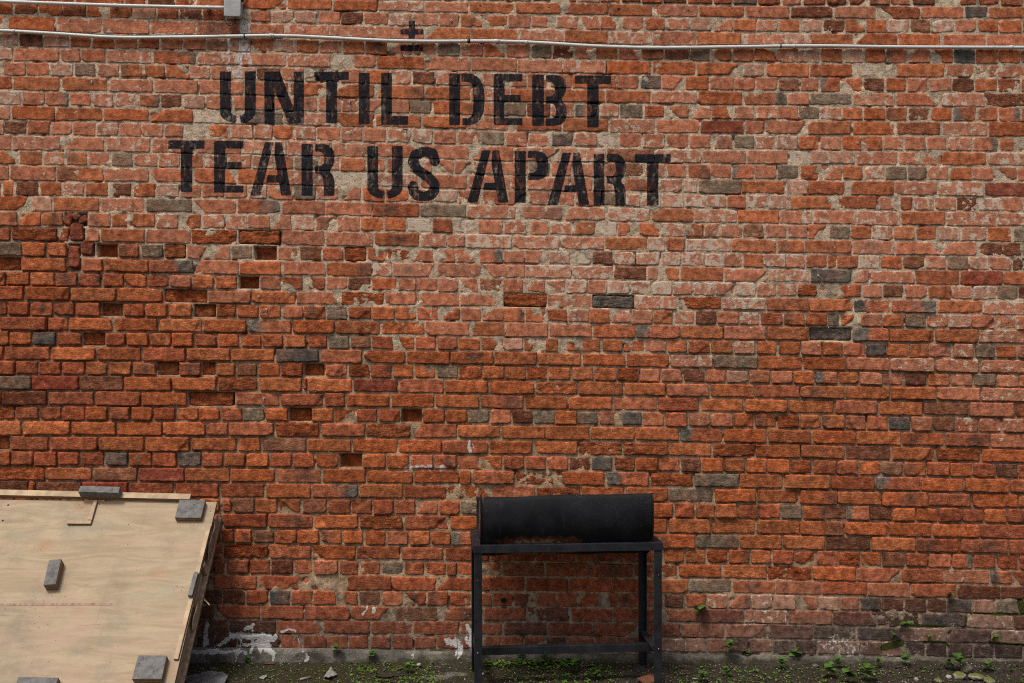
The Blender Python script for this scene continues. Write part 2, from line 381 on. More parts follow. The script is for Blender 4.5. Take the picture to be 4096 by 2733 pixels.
# ---- the courses of the wall, read off brick by brick -------------------------------------------
# (row of the survey sheet, heights of the course centre at five stations, joints and brick kinds per sheet column)
SHEET_Y = {'A': 0, 'B': 680, 'C': 1360, 'D': 1999}
SHEET_X = (0, 1000, 2000, 2996)
SS = 1100 / 2350.0
STATIONS = (0, 1050, 2050, 3050, 4096)
COURSES = [
('A', (-100,-70,-40,0,5), "", "", "855r1030r1210r1395d1600r1825r1995k2205r", "280p455r665r850r1030p1210p1395d1600d1795r1960r2150r"),
('A', (-30,28,62,97,97), "240r640r1060r1250d1500r1670o2075o", "310o710o1090w1490p1870o2265o", "130o525o925o1305p1695o2095p", "350d725p1090r1470p1845k2040o"),
('A', (60,138,182,220,225), "115r325o530r735o935o1130l1335r1530d1730r1925r2130r", "180l375l580p775d970p1180l1395p1610p1790o1995o2205p", "69w265p470w670p855p1045p1235o1420w1620l1810p1995o2190w", "250o440l632d820o1003o1185l1375b1560l1755p1950o2135o2335r"),
('A', (188,252,298,335,345), "65o475w875w1280w1675p2110p", "290w680w1075p1490o1880o2290o", "150w550o925w1305p1680o2065w", "310l520o895o1275o1650p2030p"),
('A', (340,385,437,475,482), "-10l155d365l590o780o980p1175r1365p1560p1760b1950l2145o", "205l395o588w785o980o1180p1390p1595g1795p1995o2195p", "55p260g450d635p820o1010p1205o1400d1620g1800o1985p2170o", "228w420l610o805l985o1170j1355p1555o1745k1940o2130o2325o"),
('A', (452,507,555,595,610), "105p510w685p905w1300h1680w2055p", "310w695m880p1080o1490p1890p2285p", "145p535w910o1300o1680o2070l2270o", "145o520o890m1265o1675w2050p"),
('A', (588,628,685,720,728), "20p220p425l625g825p1020o1220o1415o1610w1800p1990l2190d", "265w465m575d770p990o1190w1385d1580w1780p1980p2220p", "232p420p615o805o995p1195k1385p1585o1790p2000p2185p", "250b437p605j790o975d1165o1350p1535p1735d1930o2130r2330r"),
('A', (702,752,812,842,856), "105o515o920w1310p1695p2080p", "340o690o1065o1490o1880w2235o", "130w510o905o1290w1690o2080h", "330p520g885w1255p1645w2025d"),
('A', (836,880,932,965,978), "-20l180w385h585p785w975w1185h1365d1555l1750p1990p", "200p400p585p785p975p1165p1360g1555o1760o1960p2170g", "225d430w635j838w1025g1222r1415p1615p1805o1990w2180w", "235p425g605w795o980o1170o1355b1550o1745j1945o2130h2325r"),
('A', (960,1008,1062,1090,1102), "90o475o880o1275o1655m2080g", "280w690o1065o1470o1855p2265o", "130w530o930w1330p1710c2090p2265p", "500o880o1255r1645w2045o"),
('A', (1085,1122,1185,1215,1235), "30d230r430p620p815w1010w1210w1395w1570m1775o1955w2155w", "195o385w565p775p965p1165w1375l1565p1765p1970g2180w", "235w430k630w830m1015p1215w1415p1620p1805p1995g2180w", "230l425o605w790o965o1145w1330p1515p1700w1910h2140o2340o"),
('A', (1218,1260,1318,1342,1362), "100w510p895w1290p1680p2060w", "310w700p1075p1480p1880p2255p", "120p510w910b1330w1720w2105p", "340m515l915w1275p1655o2035w"),
('A', (1340,1385,1445,1465,1488), "-60o155o360w560o750p945g1140w1345w1540p1740w1930w2150w", "200p375g580w770o990w1160p1350w1560p1745p1900w2130w", "240g430p615w890p1060b1230w1420p1605o1795p1980j2175p", "235g435o620p800o985w1160g1355g1530w1715o1905p2100p2295p"),
('A', (1475,1510,1560,1603,1618), "80p480o885p1275p1650o2030o", "300p700m1080w1450p1860p2230p", "225p590p790w1010o1350w1560l1695g2065o", "310l505r870o1240w1620w2010c"),
('B', (152,192,240,275,292), "10o125d338o525w720o925d1130o1330l1530p1725p1915p2110w", "150p370g560w760p950o1155o1360w1560l1775p1965p2200p", "240p430p640p870g1065w1200w1380l1575w1760w1935p2110w", "168l348o715r1100p1293r1400w1590w1775d1955l2150w2340w"),
('B', (285,308,362,396,425), "-80o265l450o850p1240g1645p2020h", "265p645p1045r1450g1850w2270p", "135p535p912w1290o1662w2030o", "265p465w545w920w1300o1680w2120w"),
('B', (415,445,490,523,552), "-30p148o350o540f750p945o1125o1325w1525o1720w1920w2115p", "175p360l555p745p940o1145o1340m1555r1735m1945p2160w", "230p418w610o815m1000p1185o1370w1590o1740p1885p2075b2265p", "140w325p505o687g868o1050w1237o1425o1615l1810w2035o2255g"),
('B', (545,578,613,648,680), "-100r88e492r590f725p850o1243p1632e2030y", "265p645p1055o1450w1685p1835w2250p", "110w520w893o1265l1415o1585w1980o", "240o475o880p1255p1640p1955d2340r"),
('B', (670,710,740,773,802), "-60g180o395o575f690f815x1005r1195g1400y1588p1780p1972g2165x", "228p415b615r805y995o1172e1365p1570p1755p1955h2160p", "213p408l600m785d970w1160w1370l1550w1745w1900p2078o2255p", "125w313p487o668o750r935w1125o1313b1505p1695g1880l2055p2250d"),
('B', (800,840,862,900,926), "-80y165o565f690p880o1275h1660p2042o", "275p647o1040w1222p1595p1975p", "215w615w968d1255p1355o1540o1910p2285p", "155w525k887p1030p1415o1800c2180o"),
('B', (926,960,990,1022,1052), "50o250o465r663r865o1055q1250r1445p1635o1830o2030x", "79p268r457r645w835d1035o1260p1420p1605p1785p1955b2155o", "205p385p565w745p920l1110w1293l1475p1645w1835p2010l2190p", "240p415e592p782r965p1140b1325p1530o1730w1920l2115g2305d"),
('B', (1050,1090,1112,1148,1176), "-100r203o595o990o1388y1770p2145o", "390p770e1150p1420p1795p2165y", "405p787K1155w1520e1898w2275p", "145o520o895j1215h1605o1992w"),
('B', (1180,1208,1234,1268,1302), "-110r55r250r445r640r850y1045r1230o1430o1645y1842e2020o2210o", "270p455o648g835r1040o1235o1425p1610o1800p1978p2165o", "215o398r583p765o943p1123p1308o1488p1668d1855p2043w2225r", "295o487o668g782o953p1140o1330g1520w1710l1905p2100w2290w"),
('B', (1310,1336,1366,1396,1428), "-20r400r575o955o1350o1728o2110j", "355o728o1115o1500p1880o2178p", "415p787o1165j1540o1915p2280p", "150o520K890j1200o1590o1965w"),
('B', (1436,1460,1490,1518,1556), "-120o72o268k478r695y887r1070o1268o1462o1655r1855o2045o2238o", "97o290o482r665g853b1033r1228o1410p1595p1780o1968o2155l", "200o383o503o690o868o1050o1240p1425o1608o1800o1995w2190o", "248o445p628o812p1000k1183o1372o1550p1745w1930g2110o2300p"),
('C', (112,130,160,192,232), "22r428o820o1205r1587o1970o", "213k595p962q1335o1710o2085o", "318o700o1080o1453w1828g2210o", "463o840p1212w1592w1975w"),
('C', (236,252,280,315,352), "-60r122r318r520r720o918o1120o1330y1525r1715y1838o2012b2197o", "258e455y638p835e1025r1215o1403o1595g1785o1983o2173o", "225e410o608o805o998e1190p1375p1565d1753p1940l2130w", "185p380o570j760o945w1145w1330d1528o1722p1925g2120w2315p"),
('C', (362,378,404,436,465), "-120g262c665b1055o1460o1850e2205o", "445r490o873c1265p1660o2043o", "295e670o1055o1423p1797o2180p", "438o822o1210o1605p1985w"),
('C', (496,508,530,560,605), "8d398r803r1203o1600y2005p", "258r632r815o1197o1577o1962p", "208o580o968p1345r1712o2090o", "340o732p1115o1493b1887p2275r"),
('C', (624,638,657,690,732), "-60e125r325r520r725o920r1115o1303r1500o1697o1877r2070g", "122o325y527o712o903r1092r1290x1472o1668o1865g2050p2238d", "283g472o655g843p1035k1222p1410p1607w1803p1990o2180o", "240e438o628o820p1010p1200k1385w1570b1770w1970p2170w"),
('C', (750,763,786,824,870), "-190o180o597o988o1380o1757r1948p", "207e603p990e1380p1768o2147o", "388o772o1157o1537j1912o2285o", "158e542o922o1303o1680r2068w"),
('C', (882,892,918,942,992), "-200y75r420r828o1237o1625o2022o2230b", "483o868o1263o1640p2038o", "287o672e1057e1438o1818e2190o", "448o825d1220o1603e1988o"),
('C', (1012,1028,1049,1077,1120), "-110o90r282r485r682r885k1092o1293r1505k1720r1910o2098o", "158r357r555o757x958o1165o1365p1570p1765p1960o2160r", "213r400p590d780k970e1157o1347r1543d1728o1915o2103o2288o", "160o352e545r752r940o1130b1325o1528r1720o1915r2115d2310r"),
('C', (1142,1159,1180,1207,1256), "-100e382o780b1178c1575o1962o", "218p610o997o1395o1785o1898r", "130e518o903j1282e1662g2042o", "298o700r1088j1472o1845o2230r"),
('C', (1264,1288,1300,1336,1382), "-100d240r300d697c1095r1485r1872r", "126o525h928o1313r1683o2065p", "312e693o1068o1440g1828o2197o", "438o760o1142o1527r1910o2305o"),
('C', (1400,1420,1436,1465,1512), "1880r1980b2175o", "232o438b660r862r1048r1230r1415p1608r1795g1985o2170o", "230o420o610o800o990o1120o1300o1487r1665o1845o2030r2218r", "278g462o655d842j1035d1230o1430o1625r1823r2015o2210r"),
('D', (165,182,205,240,275), "1895r", "149r540o927e1310r1703o2080o", "320o690o1060o1435o1808o2192o", "440o820o1190o1570o1975r"),
('D', (292,314,338,360,405), "1880r2003o2155b", "205o398o598o790o973o1165p1355o1543o1723j1900o2080r", "170r560r940o1305o1675g2048o", "288o660d1050o1435r1812r2220r"),
('D', (425,446,470,490,540), "1540r1900e", "155r530o907r1283r1663r2045r2235r", "300r473r652r845r1022r1210r1400o1580o1765e1950o2140o", "198r390r580p765e955o1140b1335r1535p1732h1918r2115r2310r"),
('D', (560,576,600,620,670), "1820r1925r2125r", "180d367w545p752r935r1123g1310r1495r1678r1770p1990r2150b", "388r770r1145r1523o1905o2290r", "160e540o920p1300r1670w2060j"),
('D', (695,705,724,748,800), "1460r1815r2203p", "450p832r1210r1597r1975r", "215r588r968r1250o1610g1985p", "235p620r1010p1383r1780d2155d"),
('D', (825,838,854,870,920), "1730d1900d2100r", "157k345r540r738r925b1120w1313r1505r1700r1895r2070r", "115r300r485r665r850r1022r1210r1400d1580r1768w1953p2148l", "210l400p595l770p945k1133d1330d1525d1690k1910l2100g2310d"),
('D', (950,962,985,1002,1050), "1470d1838r", "89r465r855r1235b1608r1990r", "230d600r970r1345r1715c2088w", "335p710c1090d1465k1860l2260r"),
('D', (1080,1090,1107,1124,1175), "1570d1955d", "230r622r1025r1392r1785r2165d", "405r790r1180r1545p1920p2295p", "167c545g922k1310l1690c2070l"),
('D', (1205,1213,1220,1250,1305), "1680d1835d2025d", "260r450r665r835r1020r1213r1400r1590r1780r1960r2145r", "205r390d565r810r1000r1200r1380l1575l1765p1945d2130p", "195g395b585l765l950p1140l1320d1515d1700d1915d2100d2340d"),
]
# ---- what is painted on the wall: stencil lettering, splashes, stains ------------------------------
def chaikin(P, it=2):
    P = [np.array(p, float) for p in P]
    for _ in range(it):
        Q = []
        for i in range(len(P)):
            a, b = P[i], P[(i + 1) % len(P)]; Q += [a * 0.75 + b * 0.25, a * 0.25 + b * 0.75]
        P = Q
    return P
def arc(cx, cy, rx, ry, a0, a1, k=9):
    return [(cx + rx * math.cos(math.radians(a0 + (a1 - a0) * i / (k - 1))), cy + ry * math.sin(math.radians(a0 + (a1 - a0) * i / (k - 1)))) for i in range(k)]
def rect(a, b, c, d): return [(a, b), (c, b), (c, d), (a, d)]
GLYPH = {
 'U': [[(0, 0), (0, .78)] + arc(.5, .78, .5, .22, 180, 96) + arc(.5, .78, .19, .07, 98, 180) + [(.31, .78), (.31, 0)],
       [(1, 0), (1, .78)] + arc(.5, .78, .5, .22, 0, 80) + arc(.5, .78, .19, .07, 78, 0) + [(.69, .78), (.69, 0)]],
 'N': [rect(0, 0, .26, 1), rect(.74, 0, 1, 1), [(.24, 0), (.39, 0), (.76, .74), (.76, 1), (.61, 1), (.24, .34)]],
 'T': [rect(0, 0, 1, .165), rect(.34, .05, .66, 1)], 'I': [rect(0, 0, 1, 1)], 'L': [rect(0, 0, .40, 1), rect(.2, .83, 1, 1)],
 'D': [rect(0, 0, .31, 1), chaikin([(.345, 0), (.345, 0), (.70, 0), (1, .20), (1, .80), (.72, 1), (.37, 1), (.37, 1), (.37, .86), (.37, .86), (.58, .86), (.68, .76), (.68, .26), (.58, .165), (.345, .165), (.345, .165)])],
 'E': [rect(0, 0, .38, 1), rect(.3, 0, 1, .15), rect(.3, .41, .94, .55), rect(.3, .86, 1, 1)],
 'B': [rect(0, 0, .34, 1), chaikin([(.40, 0), (.40, 0), (.80, 0), (1, .13), (.98, .36), (.82, .48), (1, .60), (1, .88), (.78, 1), (.385, 1), (.385, 1), (.385, .85), (.385, .85), (.60, .85), (.69, .78), (.69, .64), (.60, .56), (.40, .56), (.40, .56), (.40, .42), (.40, .42), (.58, .42), (.66, .34), (.66, .22), (.58, .14), (.40, .14), (.40, .14)])],
 'A': [[(.36, 0), (.57, 0), (.25, 1), (0, 1)], [(.61, 0), (.77, 0), (1, 1), (.75, 1), (.585, .25)], [(.42, .62), (.80, .62), (.84, .76), (.38, .76)]],
 'R': [rect(0, 0, .34, 1), chaikin([(.41, 0), (.41, 0), (.80, 0), (1, .13), (1, .40), (.82, .53), (1, .62), (1, 1), (1, 1), (.68, 1), (.68, 1), (.66, .66), (.56, .575), (.405, .57), (.405, .57), (.405, .43), (.405, .43), (.60, .43), (.69, .36), (.69, .22), (.60, .15), (.41, .15), (.41, .15)])],
 'P': [rect(0, 0, .33, 1), chaikin([(.39, 0), (.39, 0), (.82, 0), (1, .14), (1, .42), (.82, .56), (.40, .56), (.40, .56), (.40, .42), (.40, .42), (.58, .42), (.67, .35), (.67, .21), (.58, .14), (.39, .14), (.39, .14)])],
 '+': [rect(.36, 0, .64, .60), rect(0, .28, 1, .465), rect(0, .80, 1, 1)],
}
LETTERS = [('U', 0, 1878, 610, 2185, 1055), ('N', 1, 122, 612, 460, 1058), ('T', 1, 548, 612, 845, 1055), ('I', 1, 928, 622, 1022, 1062), ('L', 1, 1120, 622, 1352, 1068),
 ('D', 1, 1702, 628, 2005, 1072), ('E', 1, 2082, 632, 2328, 1070), ('B', 2, 275, 640, 570, 1078), ('T', 2, 640, 645, 950, 1090),
 ('T', 0, 1437, 1200, 1748, 1643), ('E', 0, 1828, 1205, 2080, 1648), ('A', 1, 0, 1215, 355, 1672), ('R', 1, 440, 1230, 722, 1675), ('U', 1, 1002, 1248, 1305, 1702),
 ('S', 1, 1345, 1258, 1628, 1712), ('A', 1, 1855, 1285, 2210, 1732), ('P', 2, 125, 1292, 415, 1733), ('A', 2, 405, 1305, 765, 1753), ('R', 2, 800, 1315, 1075, 1758), ('T', 2, 1152, 1318, 1460, 1760),
 ('+', 1, 1285, 175, 1480, 438)]
S_STROKES = [[(.46, .09), (.24, .14), (.165, .27), (.30, .43), (.62, .56), (.82, .69), (.81, .82), (.71, .90), (.56, .925)], [(.585, .085), (.76, .12), (.83, .265)], [(.165, .735), (.19, .83), (.29, .905), (.42, .925)]]
def seg_dist(px, py, P, closed):
    d = np.full(px.shape, 1e9); n = len(P)
    for i in range(n if closed else n - 1):
        ax, ay = P[i]; bx, by = P[(i + 1) % n]
        vx, vy = bx - ax, by - ay; L = vx * vx + vy * vy
        if L < 1e-9: continue
        t = np.clip(((px - ax) * vx + (py - ay) * vy) / L, 0, 1)
        d = np.minimum(d, np.hypot(px - ax - t * vx, py - ay - t * vy))
    return d
def poly_sdf(px, py, P):                     # positive inside
    ins = np.zeros(px.shape, bool); n = len(P)
    for i in range(n):
        ax, ay = P[i]; bx, by = P[(i + 1) % n]
        if ay == by: continue
        ins ^= ((ay > py) != (by > py)) & (px < (bx - ax) * (py - ay) / (by - ay) + ax)
    d = seg_dist(px, py, P, True)
    return np.where(ins, d, -d)
def sheet(col, x, y, row='A'): return SHEET_X[col] + x * SS, SHEET_Y[row] + y * SS
INK = []                                     # (kind, points, radius) in photo positions
for g, c, x0, y0, x1, y1 in LETTERS:
    (ax, ay), (bx, by) = sheet(c, x0, y0), sheet(c, x1, y1)
    to = lambda q: (ax + q[0] * (bx - ax), ay + q[1] * (by - ay))
    if g == 'S':
        for st in S_STROKES: INK.append(('line', [to(q) for q in st], 0.155 * (bx - ax)))
    else:
        for pl in GLYPH[g]: INK.append(('poly', [to(q) for q in pl], 0))
for c, row, x, y, r in ((1, 'D', 2167, 862, 11), (1, 'A', 747, 20, 3.2), (1, 'A', 1355, 38, 3.6), (1, 'A', 1965, 50, 4), (1, 'A', 132, 8, 3.4), (2, 'A', 418, 65, 3.4), (2, 'A', 1015, 80, 6), (2, 'A', 1612, 90, 4),
                        (2, 'A', 2215, 98, 3.6), (3, 'A', 683, 108, 3.4), (3, 'A', 1290, 105, 4), (1, 'A', 2037, 935, 3.6), (0, 'A', 757, 288, 3)):
    q = sheet(c, x, y, row); INK.append(('line', [q, (q[0] + 0.5, q[1])], r))
WHT = []                                     # white drips: (points, radius, cap)
for c, row, pts, r, cap in (
    (0, 'D', [(1990, 1165), (2100, 1158), (2200, 1165), (2345, 1178)], 20, 1), (0, 'D', [(2060, 1180), (2045, 1290), (2010, 1390)], 5, 1), (0, 'D', [(2150, 1180), (2158, 1260), (2140, 1390)], 7, 1),
    (0, 'D', [(2220, 1180), (2232, 1330)], 11, 1), (0, 'D', [(2300, 1200), (2312, 1310)], 9, 1), (0, 'D', [(1870, 1245), (1960, 1200)], 10, .62), (0, 'D', [(1640, 1312), (1850, 1300), (2110, 1306)], 15, .66),
    (0, 'D', [(2270, 1290), (2335, 1312)], 15, 1), (0, 'D', [(1775, 1055), (1765, 1120), (1745, 1240)], 15, .58), (0, 'D', [(2100, 1112), (2165, 1078)], 15, .75), (0, 'D', [(2090, 1240), (2280, 1260)], 14, .6),
    (1, 'D', [(0, 1168), (110, 1180), (205, 1185)], 24, .9), (1, 'D', [(90, 1200), (140, 1225), (175, 1240)], 16, .7), (1, 'D', [(150, 1282), (200, 1330), (190, 1372)], 10, .9), (1, 'D', [(20, 1200), (15, 1300), (10, 1390)], 6, 1),
    (1, 'D', [(60, 1200), (70, 1290)], 8, 1), (1, 'D', [(100, 1270), (85, 1320)], 6, 1), (1, 'D', [(265, 1138), (330, 1112), (392, 1132)], 8, .85), (1, 'D', [(395, 1132), (425, 1240)], 4, .8),
    (1, 'D', [(448, 1298), (500, 1325), (475, 1388)], 9, .85), (1, 'D', [(972, 972), (1000, 905)], 8, 1), (1, 'D', [(1050, 975), (1060, 935)], 7, 1), (1, 'D', [(1850, 1078), (1882, 1120), (1886, 1275)], 12, .9),
    (1, 'D', [(1700, 1205), (1740, 1225), (1790, 1232)], 26, .62), (1, 'D', [(1790, 1232), (1800, 1290), (1780, 1330)], 20, .64), (1, 'D', [(1850, 1190), (1885, 1260)], 10, .7), (1, 'D', [(1385, 1300), (1388, 1365)], 7, .7),
    (1, 'C', [(1870, 870), (1882, 955)], 8, .8), (1, 'C', [(1905, 890), (1915, 920)], 5, .8), (1, 'C', [(1330, 1100), (1420, 1080), (1660, 1095)], 14, .5), (1, 'C', [(2000, 1230), (2040, 1225)], 4, .5),
    (0, 'A', [(2058, 165), (2050, 400), (2046, 640)], 13, .52), (0, 'A', [(2112, 190), (2100, 360), (2125, 530)], 24, .50), (0, 'A', [(1950, 300), (1951, 600)], 9, .52), (0, 'A', [(2030, 590), (2035, 680)], 16, .46),
    (3, 'D', [(760, 1240), (930, 1290)], 60, .42), (3, 'D', [(600, 1240), (700, 1250)], 40, .40)):
    WHT.append(([sheet(c, x, y, row) for x, y in pts], r * SS * 1.3, cap))
MOSS = [([sheet(3, 1150, 1265, 'D'), sheet(3, 1300, 1225, 'D')], 16), ([sheet(3, 1380, 1078, 'D'), sheet(3, 1690, 1085, 'D')], 7), ([sheet(3, 1500, 1218, 'D'), sheet(3, 1680, 1218, 'D'), sheet(3, 1710, 1255, 'D')], 7),
        ([sheet(3, 1855, 1080, 'D'), sheet(3, 1858, 990, 'D')], 6), ([sheet(3, 2010, 975, 'D'), sheet(3, 2340, 985, 'D')], 7), ([sheet(3, 2060, 1225, 'D'), sheet(3, 2345, 1245, 'D')], 8), ([sheet(3, 2320, 880, 'D'), sheet(3, 2345, 960, 'D')], 16),
        ([sheet(3, 1900, 975, 'D'), sheet(3, 2000, 970, 'D')], 6)]
def painted(px, py):
    """ink, white and moss values (0..1, 0.5 at an edge) at photo positions"""
    ink = np.zeros(px.shape); wht = np.zeros(px.shape); moss = np.zeros(px.shape)
    def area(P, m):
        xs, ys = [p[0] for p in P], [p[1] for p in P]
        return np.nonzero((px > min(xs) - m) & (px < max(xs) + m) & (py > min(ys) - m) & (py < max(ys) + m))[0]
    for kind, P, r in INK:
        k = area(P, r + 14)
        if not len(k): continue
        sd_ = poly_sdf(px[k], py[k], P) if kind == 'poly' else r - seg_dist(px[k], py[k], P, False)
        ink[k] = np.maximum(ink[k], np.clip(0.5 + sd_ / 18.0, 0, 1))
    for P, r, cap in WHT:
        k = area(P, r + 22)
        if len(k):
            qx_, qy_ = px[k] + 9 * fbm(px[k] / 17, py[k] / 23, 91, 3), py[k] + 9 * fbm(px[k] / 17, py[k] / 23, 92, 3)
            wht[k] = np.maximum(wht[k], np.minimum(cap, np.clip(0.5 + (r * (1 + .5 * vn(px[k] / 13, py[k] / 13, 93)) - seg_dist(qx_, qy_, P, False)) / 14.0, 0, 1)))
    for P, r in MOSS:
        k = area(P, r + 14)
        if len(k): moss[k] = np.maximum(moss[k], np.clip(0.5 + (r - seg_dist(px[k], py[k], P, False)) / 14.0, 0, 1))
    return ink, wht, moss

# ---- how the wall changes from place to place -------------------------------------------------------
def G(px, py, cx, cy, sx, sy): return np.exp(-((px - cx) / sx) ** 2 - ((py - cy) / sy) ** 2)
def recess(px, py):                          # how far the mortar lies behind the brick faces, metres
    start = np.interp(px, [0, 500, 1100, 2000, 2700, 3200, 4096], [800, 870, 1080, 1250, 1150, 1060, 1200])
    low = S((py - start) / 260.0)
    deep = np.interp(px, [0, 700, 1300, 1900, 2500, 3000, 4096], [.0125, .0120, .0085, .0055, .007, .0095, .0085])
    r = 0.0042 + low * deep
    r = r * (1 - 0.62 * S((py - 2150) / 250.0))
    return r + 0.004 * S((60 - py) / 60.0) * S((px - 2300) / 300.0)
def lime_zone(px, py):
    z = 0.22 * (1 - S((py - 950) / 500.0)) + 0.24 * G(px, py, 2700, 1250, 900, 380) + 0.18 * G(px, py, 3950, 1500, 350, 420) + 0.16 * G(px, py, 3400, 2500, 900, 260)
    return z - 0.16 * S((300 - px) / 300) * S((py - 600) / 200) - 0.10 * G(px, py, 300, 100, 500, 150)
def mortar_colour(px, py):
    n = fbm(px / 90.0, py / 60.0, 51, 3)[:, None]
    up = np.array([.50, .405, .285]); dk = np.array([.27, .172, .112]); tan = np.array([.40, .285, .175]); gr = np.array([.165, .142, .115])
    low = S((py - np.interp(px, [0, 500, 1500, 2600, 4096], [800, 900, 1250, 1250, 1250])) / 300.0)[:, None]
    lowc = tan + (dk - tan) * np.clip(G(px, py, 200, 1700, 1000, 900) + G(px, py, 4000, 1900, 1100, 700), 0, 1)[:, None]
    c = up + (lowc - up) * low
    c = c + (gr - c) * (S((py - 2300) / 250.0) * 0.8)[:, None]
    return np.clip(c * (1 + 0.28 * n), 0.01, 1)

KIND = {  # base colour, lime, soot, striation, erosion, sits proud (m), edge radius (m)
 'o': ((.430, .124, .044), -.04, .05, .7, .10, .000, .0060), 'r': ((.365, .102, .044), -.06, .14, .6, .18, .000, .0070), 'p': ((.435, .132, .060), .12, .02, .6, .05, -.001, .0050),
 'w': ((.43, .124, .050), .33, .00, .4, .08, -.001, .0050), 'l': ((.45, .215, .135), .34, .02, .2, .05, -.002, .0050), 'm': ((.390, .200, .120), .72, .00, .1, .10, -.004, .0060),
 'd': ((.200, .072, .038), -.05, .30, .3, .45, -.003, .0080), 'b': ((.255, .105, .055), .05, .15, .2, .25, -.003, .0080), 'c': ((.270, .064, .034), .00, .10, .9, .05, .001, .0050),
 'g': ((.225, .170, .115), .06, .12, .5, .15, -.001, .0070), 'k': ((.115, .102, .088), .02, .10, .3, .20, -.001, .0080), 'e': ((.385, .104, .037), -.14, .12, .1, 1.0, -.003, .0090),
 'y': ((.345, .095, .032), -.30, .14, .0, 1.0, -.027, .0080), 'K': ((.150, .120, .095), -.10, .20, .0, .80, -.022, .0120), 'f': ((.250, .068, .036), -.10, .25, .2, .35, -.006, .0080)}
KIND['h'] = KIND['j'] = KIND['p']; KIND['q'] = KIND['o']
GREY = np.array([.165, .140, .112])

# ---- the bricks: joints and kinds to quads on the wall ----------------------------------------------
def auto_kind(px, py):
    if py < 1000: return random.choice('oooppppwwlrd')
    if py > 2250: return random.choice('rrrrrpdo')
    return random.choice('ooooorrrpped')
def centre_line(row, five):
    ys = [SHEET_Y[row] + v * SS for v in five]
    def at(x):
        x = np.asarray(x, float); y = np.interp(x, STATIONS, ys)
        y = np.where(x < 0, ys[0] + (ys[1] - ys[0]) / 1050 * x, y); return np.where(x > 4096, ys[4] + (ys[4] - ys[3]) / 1046 * (x - 4096), y)
    return at
lines = [(centre_line(c[0], c[1]), c[2:]) for c in COURSES]
for k in range(1, 7):
    lines.insert(0, ((lambda x, f=lines[0][0]: f(x) - 58.5), None))
bottom_line = lambda x: lines[-1][0](x) + 30
XMIN, XMAX = -560, 4660
BRICKS = []                                   # (quad photo corners BL BR TR TL, kind, in view px^2)
for ci, (yc, cols) in enumerate(lines):
    js = []
    if cols:
        for col, s in enumerate(cols):
            for a, b in re.findall(r'(-?\d+)([a-zA-Z])', s): js.append((SHEET_X[col] + int(a) * SS, b))
    js.sort()
    js = [j for k, j in enumerate(js) if k == 0 or j[0] - js[k - 1][0] > 16]
    header = (ci % 2 == 0) if not cols or not cols[0] or len(js) < 10 else np.median(np.diff([j[0] for j in js])) < 130
    step = 92.0 if header else 186.0
    x = js[0][0] if js else 90.0 * (ci % 2) + XMIN
    if js:
        pre = []
        while x > XMIN:
            x -= step * random.uniform(.96, 1.04); pre.append((x, auto_kind(x, float(yc(x)))))
        js = pre[::-1] + js
        x = js[-1][0]
        js.append((x + step, auto_kind(x, float(yc(x))))); x += step
    else:
        js.append((x, 'o'))
    while x < XMAX:
        x += step * random.uniform(.96, 1.04); js.append((x, auto_kind(x, float(yc(x)))))
    up = lines[ci - 1][0] if ci else (lambda x, f=yc: f(x) - 58.5)
    dn = lines[ci + 1][0] if ci + 1 < len(lines) else (lambda x, f=yc: f(x) + 60)
    for (xa, k), (xb, _) in zip(js[:-1], js[1:]):
        def ends(x): c = float(yc(x)); return (c + float(up(x))) / 2, (c + float(dn(x))) / 2
        (ta, ba), (tb, bb) = ends(xa), ends(xb)
        vis = max(0, min(xb, 4096) - max(xa, 0)) * max(0, min(bb, 2733) - max(ta, 0))
        if 0.5 * (xa + xb) < 880 and 0.5 * (ta + ba) > 1990: vis = 0
        if 1890 < 0.5 * (xa + xb) < 2640 and 1980 < 0.5 * (ta + ba) < 2210: vis *= 0.1
        BRICKS.append(((xa, ba, xb, bb, tb, ta), k, vis))

